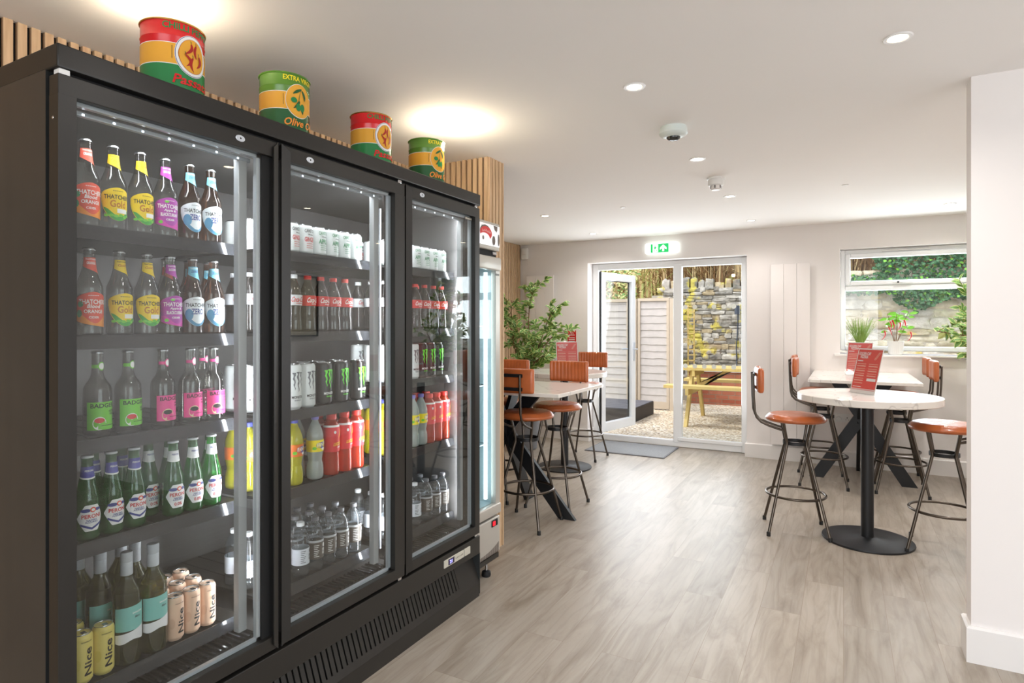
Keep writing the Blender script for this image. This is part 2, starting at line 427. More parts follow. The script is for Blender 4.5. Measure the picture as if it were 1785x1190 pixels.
def smoothprof(keys, n=5):
    """catmull-rom through (r, z) keys"""
    out = []
    for i in range(len(keys) - 1):
        p0 = keys[max(i - 1, 0)]; p1 = keys[i]; p2 = keys[i + 1]; p3 = keys[min(i + 2, len(keys) - 1)]
        for k in range(n):
            t = k / n
            c = lambda a, b, c_, d: 0.5 * (2 * b + (c_ - a) * t + (2 * a - 5 * b + 4 * c_ - d) * t * t + (3 * b - a - 3 * c_ + d) * t ** 3)
            z = c(p0[1], p1[1], p2[1], p3[1]); z = max(z, out[-1][1] + 1e-5) if out else z
            out.append((max(0.001, c(p0[0], p1[0], p2[0], p3[0])), z))
    out.append(keys[-1]); return out

# ================================================================== THE ROOM
YB = 6.84; ZC = 2.41
b = MB(); b.box((-4.2, -3.2, -0.12), (3.5, 7.12, 0), FLOORM); struct(b.build('floor', smooth=False))
b = MB(); b.box((-4.2, -3.2, ZC), (3.5, 7.12, ZC + 0.12), CEIL); struct(b.build('ceiling', smooth=False))
# back wall with door and window openings
DX0, DX1, DZ = -2.70, -0.90, 2.14
WX0, WX1, WZ0, WZ1 = -0.03, 1.72, 1.11, 2.145
b = MB()
for a, c in (((-3.75, 0), (DX0, ZC)), ((DX0, DZ), (DX1, ZC)), ((DX1, 0), (WX0, ZC)), ((WX0, 0), (WX1, WZ0)), ((WX0, WZ1), (WX1, ZC)), ((WX1, 0), (2.5, ZC))):
    b.box((a[0], YB, a[1]), (c[0], YB + 0.27, c[1]), WHITE_WALL)
struct(b.build('wall_back', smooth=False))

def slats(b, p0, p1, nrm, z0=0.0, z1=ZC, pitch=0.040, w=0.027, t=0.018):
    p0 = Vector((*p0, 0)); p1 = Vector((*p1, 0)); d = (p1 - p0); L = d.length; d.normalize(); nn = Vector((*nrm, 0))
    k = int(L / pitch)
    for i in range(k + 1):
        a = p0 + d * (i * pitch); e = a + d * min(w, L - i * pitch)
        if (e - a).length < 0.004: continue
        q = [a, e, e + nn * t, a + nn * t]
        b.add([(v.x, v.y, z) for z in (z0, z1) for v in q], [(0, 3, 2, 1), (4, 5, 6, 7), (0, 1, 5, 4), (1, 2, 6, 5), (2, 3, 7, 6), (3, 0, 4, 7)], SLAT)
XL = -2.465
# left wall: slatted run behind the cooler, boxed-out pier, slatted recess beyond it
b = MB(); b.box((XL - 0.2, -3.1, 0), (XL - 0.006, 3.17, ZC), FELT); w1 = struct(b.build('wall_left', smooth=False))
b = MB(); slats(b, (XL - 0.006, -1.2), (XL - 0.006, 3.15), (1, 0)); sl = b.build('slats', w1, smooth=False)
b = MB(); b.box((-3.62, 3.175, 0), (-1.905, 3.335, ZC), FELT)
w2 = struct(b.build('wall_pier', smooth=False))
b = MB(); slats(b, (-1.893, 3.175), (XL + 0.02, 3.175), (0, -1), w=0.027)
slats(b, (-1.905, 3.170), (-1.905, 3.345), (1, 0)); b.build('slats', w2, smooth=False)
b = MB(); b.box((-3.8, 3.335, 0), (-3.626, YB, ZC), FELT); w3 = struct(b.build('wall_recess', smooth=False))
b = MB(); slats(b, (-3.626, 3.36), (-3.626, YB), (1, 0)); b.build('slats', w3, smooth=False)
# partition with its wrapped baseboard
b = MB(); b.box((0.462, 3.105, 0), (3.4, 3.21, ZC), WHITE_WALL); struct(b.build('wall_partition', smooth=False))
b = MB(); z = 0.148
prof = [(0, 0), (0.018, 0), (0.018, z - 0.008), (0.010, z), (0, z)]
def skirt(b, pts, side=1):
    """profiled board along a polyline with mitred corners"""
    P = [Vector((x, y)) for x, y in pts]; rings = []
    for i, p in enumerate(P):
        d0 = (P[i] - P[i - 1]).normalized() if i else (P[1] - P[0]).normalized()
        d1 = (P[i + 1] - P[i]).normalized() if i < len(P) - 1 else d0
        n0 = Vector((d0.y, -d0.x)) * side; n1 = Vector((d1.y, -d1.x)) * side
        mt = (n0 + n1); mt = mt / max(0.2, mt.dot(n0))
        rings.append([(p.x + mt.x * o, p.y + mt.y * o, h) for o, h in prof])
    vs = [v for r_ in rings for v in r_]; n = len(prof); fs = []
    for i in range(len(rings) - 1):
        for k in range(n):
            k2 = (k + 1) % n; fs.append((i * n + k, i * n + k2, (i + 1) * n + k2, (i + 1) * n + k))
    fs.append(tuple(range(n))); fs.append(tuple((len(rings) - 1) * n + k for k in range(n)))
    b.add(vs, fs, GLOSSW)
skirt(b, [(3.4, 3.105), (0.462, 3.105), (0.462, 3.21), (3.4, 3.21)], -1); struct(b.build('baseboard_partition', smooth=False))
b = MB(); skirt(b, [(DX1, YB + 0.17), (DX1, YB), (2.3, YB)], 1); struct(b.build('baseboard_back', smooth=False))
b = MB(); skirt(b, [(-3.60, YB), (DX0, YB), (DX0, YB + 0.17)], 1); struct(b.build('baseboard_left', smooth=False))
# right wall beyond the partition, side and front shell behind the camera
b = MB(); b.box((2.3, 3.21, 0), (2.5, YB, ZC), WHITE_WALL); struct(b.build('wall_right', smooth=False))
b = MB()
for a, c in (((-3.2, 0), (-0.8, ZC)), ((2.0, 0), (3.105, ZC)), ((-0.8, 0), (2.0, 0.5)), ((-0.8, 2.3), (2.0, ZC))):  # unseen side opening, added to let light in
    b.box((3.3, a[0], a[1]), (3.5, c[0], c[1]), WHITE_WALL)
struct(b.build('wall_side', smooth=False))
b = MB()
for a, c in (((-2.7, 0), (-1.3, ZC)), ((2.5, 0), (3.5, ZC)), ((-1.3, 0), (2.5, 0.4)), ((-1.3, 2.3), (2.5, ZC))):  # unseen front opening, added to light the room
    b.box((a[0], -3.2, a[1]), (c[0], -3.0, c[1]), WHITE_WALL)
struct(b.build('wall_front', smooth=False))

# window 1 (garden window): frame, top-hung sash, panes
YF = 6.93
def frame_rect(b, x0, x1, z0, z1, w, y0, y1, m, bev=0.008):
    b.rbox((x0, y0, z0), (x0 + w, y1, z1), m, bev); b.rbox((x1 - w, y0, z0), (x1, y1, z1), m, bev)
    b.rbox((x0 + w - 0.004, y0, z0), (x1 - w + 0.004, y1, z0 + w), m, bev); b.rbox((x0 + w - 0.004, y0, z1 - w), (x1 - w + 0.004, y1, z1), m, bev)
b = MB(); frame_rect(b, WX0 + 0.002, WX1 - 0.002, WZ0 + 0.03, WZ1 - 0.002, 0.045, YF, YF + 0.07, UPVC)
b.rbox((WX0 + 0.045, YF - 0.004, 1.735), (WX1 - 0.045, YF + 0.066, 1.785), UPVC, 0.008)
win = struct(b.build('window_1'))
b = MB(); frame_rect(b, WX0 + 0.045, WX1 - 0.045, 1.785, WZ1 - 0.045, 0.045, YF - 0.022, YF + 0.03, UPVC, 0.012)
sash = b.build('sash', win)
b = MB(); b.rbox((0.42, YF - 0.035, 1.795), (0.50, YF - 0.02, 1.812), FROST, 0.004); b.rbox((0.46, YF - 0.05, 1.800), (0.58, YF - 0.035, 1.812), FROST, 0.004)
b.rbox((0.452, YF - 0.054, 1.798), (0.468, YF - 0.035, 1.814), IRON, 0.003); b.build('handle', sash)
b = MB(); b.rbox((0.33, YF - 0.018, WZ1 - 0.034), (0.72, YF - 0.001, WZ1 - 0.018), FROST, 0.004); b.build('trickle_vent', win)
b = MB(); b.box((WX0 + 0.085, YF + 0.01, 1.825), (WX1 - 0.085, YF + 0.016, WZ1 - 0.085), PANE); b.build('pane', win, smooth=False)
b = MB(); b.box((WX0 + 0.045, YF + 0.02, WZ0 + 0.07), (WX1 - 0.045, YF + 0.026, 1.735), PANE); b.build('pane', win, smooth=False)
b = MB(); b.rbox((WX0 - 0.05, YB - 0.045, WZ0 - 0.022), (WX1 + 0.05, YF + 0.03, WZ0), GLOSSW, 0.006, 3); struct(b.build('trim_1'))

# door set: fixed frame with side pane, opened leaf hinged at the left
YD = 7.00
b = MB()
frame_rect(b, DX0 + 0.002, DX1 - 0.002, 0.002, DZ - 0.002, 0.075, YD, YD + 0.07, UPVC)
b.rbox((-1.715, YD - 0.004, 0.05), (-1.62, YD + 0.07, DZ - 0.05), UPVC, 0.008)
b.rbox((-1.665, YD - 0.012, 0.07), (DX1 - 0.06, YD + 0.03, 0.115), UPVC, 0.008)
dr = struct(b.build('door_1'))
b = MB(); b.box((-1.62, YD + 0.03, 0.1), (DX1 - 0.065, YD + 0.036, DZ - 0.07), PANE); pn = b.build('pane', dr, smooth=False)
b = MB()
DOTM = mat('frosted_dot', (222, 224, 214), 0.8)
for zz in (0.93, 1.60):
    for i in range(7):
        xx = -1.585 + i * 0.105
        b.add([(xx + 0.026 * cos(q * pi / 10), YD + 0.028, zz + 0.026 * sin(q * pi / 10)) for q in range(20)], [tuple(range(20))], DOTM)
b.build('safety_dots', dr, smooth=False)
leafd = thing('door_leaf', 'white glazed door leaf standing open onto the garden', 'door leaf', (DX0 + 0.10, YD + 0.05, 0.0), R(77))
b = MB()
def leafbox(a, c, bev=0.008): b.rbox((a[0], 0, a[1]), (c[0], 0.06, c[1]), UPVC, bev)
leafbox((0, 0.075), (0.095, 2.05)); leafbox((0.72, 0.075), (0.815, 2.05)); leafbox((0.09, 0.075), (0.725, 0.19)); leafbox((0.09, 1.955), (0.725, 2.05))
b.build('leaf_frame', leafd)
b = MB(); b.box((0.09, 0.02, 0.18), (0.725, 0.04, 1.96), PANE); b.build('pane', leafd, smooth=False)
b = MB()
for a, c in (((0.712, 0.185), (0.722, 1.96)), ((0.09, 1.948), (0.722, 1.958))): b.box((a[0], 0.045, a[1]), (c[0], 0.062, c[1]), GASKET)
b.build('gasket', leafd, smooth=False)
b = MB(); b.rbox((0.755, -0.012, 0.93), (0.785, 0.001, 1.17), SILVER, 0.004); b.tube([(0.77, -0.01, 1.08), (0.77, -0.05, 1.08), (0.66, -0.055, 1.08)], 0.009, SILVER)
b.rbox((0.755, 0.059, 0.93), (0.785, 0.072, 1.17), SILVER, 0.004); b.tube([(0.77, 0.07, 1.08), (0.77, 0.11, 1.08), (0.66, 0.115, 1.08)], 0.009, SILVER)
b.build('handle', leafd)
b = MB(); b.box((-0.022, 0.0, 0.08), (-0.002, 0.05, 2.05), GASKET); b.build('seal_strip', leafd, smooth=False)

# ================================================================== wall fittings
def radiator(x0, n, w, z0, z1, label):
    t = thing('panel_radiator', label, 'radiator', (x0, YB, z0))
    b = MB()
    for i in range(n):
        b.rbox((i * w + 0.0012, -0.055, 0), ((i + 1) * w - 0.0012, -0.04, z1 - z0), WHITE_WALL, 0.0015, 2)
    b.build('panel', t)
    b = MB(); b.box((0.01, -0.043, 0.02), (n * w - 0.01, -0.028, z1 - z0 - 0.02), GLOSSW); b.box((0.04, -0.03, 0.2), (0.08, 0.001, 0.26), GLOSSW)
    b.box((n * w - 0.08, -0.03, z1 - z0 - 0.3), (n * w - 0.04, 0.001, z1 - z0 - 0.24), GLOSSW); b.box((n * w - 0.08, -0.03, 0.2), (n * w - 0.04, 0.001, 0.26), GLOSSW)
    b.box((0.04, -0.03, z1 - z0 - 0.3), (0.08, 0.001, z1 - z0 - 0.24), GLOSSW); b.build('bracket_frame', t, smooth=False)
radiator(-0.66, 3, 0.122, 0.165, 2.02, 'tall flat white radiator between the garden door and the window')
radiator(-3.50, 3, 0.125, 0.165, 2.01, 'tall flat white radiator on the back wall behind the leafy tree')

t = thing('exit_sign', 'lit green and white emergency exit sign above the garden door', 'sign', (-1.80, YB, 2.262))
b = MB(); b.rbox((-0.185, -0.045, -0.058), (0.185, 0.0, 0.058), mat('exit_diffuser', (244, 255, 250), 0.4, emit=1.6), 0.012, 3); b.build('housing', t)
b = MB(); b.box((-0.12, -0.0475, -0.05), (0.085, -0.046, 0.05), mat('exit_green', (20, 170, 84), 0.4, emit=0.9))
EXW = mat('exit_white', (240, 255, 246), 0.4, emit=1.5); EXG = MATS['exit_green']; M = T(0, -0.0485, 0, rx=pi / 2)
poly(b, [(-0.095, -0.044), (-0.035, -0.044), (-0.035, 0.046), (-0.095, 0.046)], EXW, M)
poly(b, [(0.012, -0.035), (0.034, -0.035), (0.034, -0.002), (0.06, -0.018), (0.06, 0.004), (0.023, 0.038), (-0.014, 0.004), (-0.014, -0.018), (0.012, -0.002)], EXW, M)
for q in ([(-0.075, 0.034), (-0.062, 0.034), (-0.062, 0.022), (-0.075, 0.022)], [(-0.080, 0.018), (-0.058, 0.018), (-0.062, -0.008), (-0.078, -0.008)],
          [(-0.066, -0.006), (-0.058, -0.010), (-0.044, -0.030), (-0.052, -0.034)], [(-0.078, -0.006), (-0.070, -0.008), (-0.072, -0.036), (-0.088, -0.040), (-0.086, -0.034), (-0.080, -0.032)],
          [(-0.058, 0.016), (-0.040, 0.004), (-0.044, -0.001), (-0.060, 0.008)]): poly(b, q, EXG, M, 0.0006)
b.build('green_panel', t, smooth=False)
t = thing('motion_sensor', 'small white motion sensor high in the far corner by the slats', 'sensor', (-3.54, YB, 2.31))
b = MB(); b.rbox((-0.045, -0.05, -0.085), (0.045, 0, 0.06), FROST, 0.015, 4); b.build('housing', t)
b = MB(); b.rbox((-0.022, -0.058, -0.03), (0.028, -0.045, 0.025), GLOSSW, 0.01, 3); b.build('lens', t)
t = thing('fire_notice', 'red fire notice with white lettering on wall left of the door', 'sign', (-2.905, YB, 1.23))
b = MB(); b.box((-0.055, -0.006, -0.105), (0.055, 0, 0.10), RED); M = T(0, -0.0066, 0, rx=pi / 2)
flat_text(b, 'Fire\naction', (0.0, 0.06), 0.075, 0.045, GLOSSW, M)
for i in range(5): poly(b, [(-0.04, 0.015 - i * 0.022), (0.04, 0.015 - i * 0.022), (0.04, 0.007 - i * 0.022), (-0.04, 0.007 - i * 0.022)], GLOSSW, M)
b.build('board', t, smooth=False)
t = thing('power_socket', 'white double power socket low on the wall behind the tables', 'socket', (-0.005, YB, 0.475))
b = MB(); b.rbox((-0.073, -0.012, -0.043), (0.073, 0, 0.043), FROST, 0.004); b.build('faceplate', t)
b = MB()
for sx in (-0.037, 0.037):
    b.box((sx - 0.004, -0.0135, -0.002), (sx + 0.004, -0.0118, 0.008), BLACKD)
    for q in (-0.011, 0.011): b.box((sx + q - 0.004, -0.0135, -0.018), (sx + q + 0.004, -0.0118, -0.014), BLACKD)
b.build('pin_holes', t, smooth=False)
for sx in (-0.05, 0.05):
    b = MB(); b.rbox((sx - 0.009, -0.016, 0.016), (sx + 0.009, -0.010, 0.034), GLOSSW, 0.002); b.build('switch', t)
b = MB(); b.lathe([(0.024, 0), (0.026, 0.02), (0.02, 0.034)], FROST, 20, T(-0.037, -0.012, -0.008, rx=pi / 2)); b.rbox((-0.058, -0.03, -0.028), (-0.02, -0.012, 0.010), FROST, 0.008); b.build('plug', t)

# picture on the right wall, seen mirrored in the cooler doors
t = thing('framed_picture', 'botanical print in a thin black frame on the right wall', 'picture', (2.3, 5.05, 1.62), -pi / 2)
b = MB(); frame_rect(b, -0.28, 0.28, -0.36, 0.36, 0.018, -0.025, 0, IRON, 0.002); b.build('frame', t)
b = MB(); b.box((-0.265, -0.008, -0.345), (0.265, -0.002, 0.345), mat('print_paper', (214, 208, 186), 0.7, var=0.2, scale=4)); b.build('print', t, smooth=False)

# ================================================================== ceiling fittings
dl = thing('ceiling_downlight', '', 'downlight', (0, 0, ZC), 0, 'recessed warm white downlights')
b = MB(); b.lathe([(0.030, -0.001), (0.034, -0.004), (0.045, -0.004), (0.048, 0.0)], GLOSSW, 32, cap=False); b.build('trim_ring', dl)
b = MB(); b.lathe([(0.030, -0.0015), (0.028, -0.0022)], LAMP, 24); b.build('lens', dl)
DL = [(-0.789, 2.54, 'brightest downlight in the middle row, nearest the camera'), (-0.789, 3.825, 'middle-row downlight just beyond the dome camera'),
      (-0.789, 5.04, 'middle-row downlight just beyond the heat detector'), (-0.789, 6.29, 'farthest middle-row downlight near the exit sign'),
      (0.17, 2.56, 'downlight at top right, nearest the partition'), (0.785, 6.24, 'downlight above the garden window at far right'),
      (-1.745, 2.55, 'warm downlight over the pier end of the drinks cooler'), (-2.44, 5.11, 'nearer downlight above the left bar tables'), (-2.44, 6.34, 'farther left downlight close to the back wall'),
      (-1.90, 1.12, 'downlight above the first chilli tin, mostly hidden'), (-0.789, 1.25, 'middle-row downlight above the camera'), (1.9, 1.4, 'downlight over the right front of the room'), (0.785, 5.0, 'added unseen downlight behind the partition top, nearer one'), (0.785, 3.78, 'added downlight hidden behind the partition, nearest to it'), (1.75, 4.4, 'added unseen downlight over the picture wall behind the partition'), (1.75, 5.8, 'added unseen downlight over the leafy plant behind the partition'), (-2.44, 3.86, 'added downlight hidden behind the slatted pier')]  # downlights behind partition and pier are unseen, added to brighten the far room
for i, (x, y, lb) in enumerate(DL):
    o = dl if i == 0 else dup(dl)
    o.location = (x, y, ZC); o['label'] = lb
    warm = x < -1.6 and y < 3
    if warm: light('downlight_glow', 'POINT', (x, y, ZC - 0.11), (0, 0, 0), 5.5, (1.0, 0.84, 0.62), shadow_soft_size=0.03)
    else: light('downlight_beam', 'SPOT', (x, y, ZC - 0.03), (0, 0, 0), 17 if not (x > 0.5 and y > 3.5) else 27, (1.0, 0.95, 0.92), spot_size=R(155), spot_blend=0.9, shadow_soft_size=0.04)
t = thing('dome_camera', 'white ceiling dome camera with a dark lens', 'camera', (-0.773, 3.158, ZC))
b = MB(); b.lathe([(0.066, 0), (0.068, -0.012), (0.072, -0.034), (0.066, -0.042), (0.042, -0.052)][::-1], mat('dome_housing', (218, 226, 222), 0.35), 36); b.build('housing', t)
b = MB(); b.lathe([(0.036, -0.050), (0.034, -0.058), (0.022, -0.066), (0.008, -0.069)][::-1], BLACKG, 28); b.build('lens', t)
t = thing('heat_detector', 'white round heat detector on the ceiling', 'detector', (-0.777, 4.373, ZC))
b = MB(); b.lathe([(0.06, 0), (0.06, -0.012), (0.052, -0.014), (0.052, -0.05), (0.046, -0.056)][::-1], FROST, 32); b.build('base', t)
b = MB(); b.lathe([(0.036, -0.055), (0.036, -0.078), (0.028, -0.085)][::-1], GLOSSW, 24)
for i in range(6): b.box((-0.003, 0.030, -0.076), (0.003, 0.038, -0.054), IRON, T(rz=i * pi / 3))
b.build('sensor_cage', t)
for x, y, lb in ((-1.673, 5.062, 'tiny white cover plate on the ceiling, left of the middle row of lights'), (0.01, 5.037, 'tiny white cover plate on the ceiling, right of the middle row of lights')):
    b = MB(); b.lathe([(0.02, -0.006), (0.024, 0)], GLOSSW, 20); tag(b.build('ceiling_cover_plate', None, (x, y, ZC)), lb, 'cover plate')

# ================================================================== THE DRINKS COOLER
FX = -1.636; FY0, FY1 = 0.745, 2.652
ck = thing('drinks_cooler', 'long black three-door glass-fronted drinks cooler along the slatted wall', 'cooler', (0, 0, 0))
b = MB()
b.box((-2.38, FY0, 0.02), (-1.690, FY0 + 0.035, 2.0), BLACKG)
b.build('side_panel', ck, smooth=False)
b = MB(); b.box((-2.38, FY1 - 0.035, 0.02), (-1.690, FY1 - 0.003, 2.0), BLACKG); b.build('side_panel', ck, smooth=False)
b = MB(); b.rbox((-2.38, FY0, 1.998), (FX, FY1 + 0.005, 2.055), BLACKM, 0.004)
b.box((-2.36, FY0 + 0.03, 1.97), (FX - 0.03, FY1 - 0.03, 1.999), BLACKD)
b.build('canopy', ck)
b = MB()
b.box((-2.38, FY0 + 0.03, 0.3), (-2.345, FY1 - 0.03, 1.985), INNER)             # back
b.box((-2.36, FY0 + 0.034, 0.345), (-1.70, FY0 + 0.05, 1.985), INNER); b.box((-2.36, FY1 - 0.05, 0.345), (-1.70, FY1 - 0.034, 1.985), INNER)
b.box((-2.36, FY0 + 0.034, 1.955), (-1.70, FY1 - 0.034, 1.972), INNER)
b.box((-2.36, FY0 + 0.034, 0.335), (-1.70, FY1 - 0.034, 0.352), INNER)
b.build('lining', ck, smooth=False)
b = MB()
for y in (1.393, 2.048): b.box((-1.735, y - 0.022, 0.345), (-1.692, y + 0.022, 1.975), BLACKD)
b.box((-1.72, FY0 + 0.03, 0.31), (-1.688, FY1 - 0.03, 0.345), BLACKM)
b.box((-1.72, FY0 + 0.03, 1.94), (-1.688, FY1 - 0.03, 1.998), BLACKM)
b.box((-1.72, FY0 + 0.03, 0.34), (-1.688, FY0 + 0.06, 1.96), BLACKM); b.box((-1.72, FY1 - 0.06, 0.34), (-1.688, FY1 - 0.03, 1.96), BLACKM)
b.build('mullion', ck, smooth=False)
# light housings beside the mullions: pale covers towards the glass, light strip on the inner face
HOUS = mat('led_housing', (176, 178, 180), 0.35)
for k, (ya, yb) in enumerate(((0.765, 0.785), (1.287, 1.318), (1.408, 1.424), (1.925, 1.955), (2.064, 2.080), (2.575, 2.600))):
    b = MB(); b.rbox((-1.728, ya, 0.395), (-1.702, yb, 1.925), HOUS, 0.003); hs_ = b.build('light_housing', ck)
    b = MB(); b.box((-1.7305, (ya + yb) / 2 - 0.004, 0.41), (-1.7285, (ya + yb) / 2 + 0.004, 1.91), LED); b.build('light_strip', hs_, smooth=False)
    yy = (ya + yb) / 2
    light('cooler_light', 'AREA', (-1.734, yy, 1.16), (0, R(90), 0), (10.0 if k == 0 else 7.0) if k % 2 == 0 else 3.0, (0.93, 0.96, 1.0), shape='RECTANGLE', size=1.5, size_y=0.012, spread=R(170))
for ya, yb in ((0.80, 1.33), (1.44, 1.975), (2.09, 2.60)):
    b = MB(); b.rbox((-1.716, ya, 1.914), (-1.700, yb, 1.926), SILVER, 0.002); hs_ = b.build('top_light_rail', ck)
    b = MB(); n_ = int((yb - ya) / 0.075)
    for i in range(n_): b.box((-1.7002, ya + 0.03 + i * 0.075, 1.9165), (-1.6990, ya + 0.035 + i * 0.075, 1.9205), LEDDOT)
    b.build('light_points', hs_, smooth=False)
for yc in (1.07, 1.71, 2.34): light('cooler_light', 'AREA', (-1.735, yc, 1.93), (0, R(30), 0), 1.3, (0.93, 0.96, 1.0), shape='RECTANGLE', size=0.02, size_y=0.5)
# floor grille inside
for y0, y1 in ((0.80, 1.37), (1.42, 2.02), (2.075, 2.59)):
    b = MB(); nsl = int((y1 - y0) / 0.021)
    b.box((-1.80, y0, 0.353), (-1.705, y1, 0.358), IRON)
    for i in range(nsl): b.box((-1.795, y0 + 0.006 + i * 0.021, 0.358), (-1.71, y0 + 0.013 + i * 0.021, 0.366), CHROME)
    b.build('air_grille', ck, smooth=False)
# shelves
SH = {1: [1.647, 1.353, 1.074, 0.801, 0.418], 2: [1.652, 1.357, 1.070, 0.786, 0.436], 3: [1.652, 1.366, 1.129, 0.804, 0.428]}
SY = {1: (0.785, 1.352), 2: (1.428, 2.002), 3: (2.078, 2.60)}
for d in (1, 2, 3):
    y0, y1 = SY[d]
    for z in SH[d]:
        b = MB(); b.box((-2.33, y0, z - 0.012), (-1.772, y1, z - 0.003), BLACKM)
        for k in range(9): b.box((-2.33, y0 + (y1 - y0) * k / 8 - 0.001, z - 0.003), (-1.78, y0 + (y1 - y0) * k / 8 + 0.001, z - 0.001), IRON)
        s_ = b.build('shelf', ck, smooth=False)
        b = MB()
        b.add([(-1.770, y0, z + 0.004), (-1.762, y0, z - 0.034), (-1.758, y0, z - 0.034), (-1.766, y0, z + 0.004),
               (-1.770, y1, z + 0.004), (-1.762, y1, z - 0.034), (-1.758, y1, z - 0.034), (-1.766, y1, z + 0.004)],
              [(0, 1, 2, 3), (7, 6, 5, 4), (0, 4, 5, 1), (1, 5, 6, 2), (2, 6, 7, 3), (3, 7, 4, 0)], LIP)
        b.build('price_strip', s_, smooth=False)
    # perforated uprights that carry the shelves
    b = MB()
    for y in (y0 - 0.010, y1 + 0.006):
        b.box((-1.80, y, 0.40), (-1.792, y + 0.006, 1.90), SILVER)
    b.build('shelf_upright', ck, smooth=False)
# lower front
b = MB()
b.rbox((-1.70, FY0, 0.218), (FX, FY1, 0.309), BLACKM, 0.003)
b.build('control_fascia', ck)
b = MB()
y0, y1 = FY0 + 0.005, FY1 - 0.004
def gp(t, dx=0): return (-1.690 + (FX + 1.690) * t + dx, 0.222 + (0.070 - 0.222) * t)
def gquad(b, ya, yb, ta, tb, m):
    xa, za = gp(ta); xb, zb = gp(tb); d = 0.004
    b.add([(xa, ya, za), (xb, ya, zb), (xb, yb, zb), (xa, yb, za), (xa - d, ya, za), (xb - d, ya, zb), (xb - d, yb, zb), (xa - d, yb, za)],
          [(0, 1, 2, 3), (7, 6, 5, 4), (0, 4, 5, 1), (1, 5, 6, 2), (2, 6, 7, 3), (3, 7, 4, 0)], m)
gquad(b, y0, y1, 0, 0.10, BLACKM); gquad(b, y0, y1, 0.82, 1.0, BLACKM)
gquad(b, y0, 0.90, 0.10, 0.82, BLACKM); gquad(b, 2.475, y1, 0.10, 0.82, BLACKM)
y = 0.90
while y < 2.475 - 0.01:
    gquad(b, y + 0.0075, y + 0.026, 0.10, 0.82, BLACKM); y += 0.0262
b.build('vent_grille', ck, smooth=False)
b = MB(); b.box((-1.745, y0, 0.02), (-1.70, y1, 0.225), BLACKD); b.box((-2.38, FY0 + 0.02, 0.02), (-1.74, FY1 - 0.02, 0.3), BLACKD)
for yy in (FY0, FY1 - 0.004): b.add([(-1.70, yy, 0.22), (FX, yy, 0.22), (FX, yy, 0.012), (-1.70, yy, 0.012), (-1.70, yy + .004, 0.22), (FX, yy + .004, 0.22), (FX, yy + .004, 0.012), (-1.70, yy + .004, 0.012)], [(0, 1, 2, 3), (7, 6, 5, 4), (0, 4, 5, 1), (1, 5, 6, 2), (2, 6, 7, 3), (3, 7, 4, 0)], BLACKG)
b.build('base_housing', ck, smooth=False)
b = MB(); b.box((FX - 0.012, y0, 0.0), (FX - 0.002, y1, 0.0705), BLACKM); b.build('kick_plate', ck, smooth=False)
# temperature display
b = MB(); b.rbox((FX - 0.002, 2.330, 0.250), (FX + 0.004, 2.497, 0.286), mat('display_panel', (190, 186, 172), 0.45), 0.002)
b.rbox((FX - 0.002, 2.502, 0.250), (FX + 0.004, 2.555, 0.286), MATS['display_panel'], 0.002)
b.box((FX + 0.0035, 2.362, 0.255), (FX + 0.0046, 2.412, 0.282), mat('display_dark', (40, 30, 60), 0.3))
DIG = mat('display_digits', (150, 150, 255), 0.4, emit=3)
M = Matrix.Translation((FX + 0.005, 2.387, 0.2685)) @ Matrix(((0, 0, 1, 0), (1, 0, 0, 0), (0, 1, 0, 0), (0, 0, 0, 1)))
flat_text(b, '21', (-0.003, 0), 0.020, 0.016, DIG, M)
for i in range(6): b.box((FX + 0.0038, 2.425 + i * 0.0115, 0.265), (FX + 0.0046, 2.429 + i * 0.0115, 0.272), mat('display_print', (120, 116, 106), 0.5))
b.build('temperature_display', ck, smooth=False)

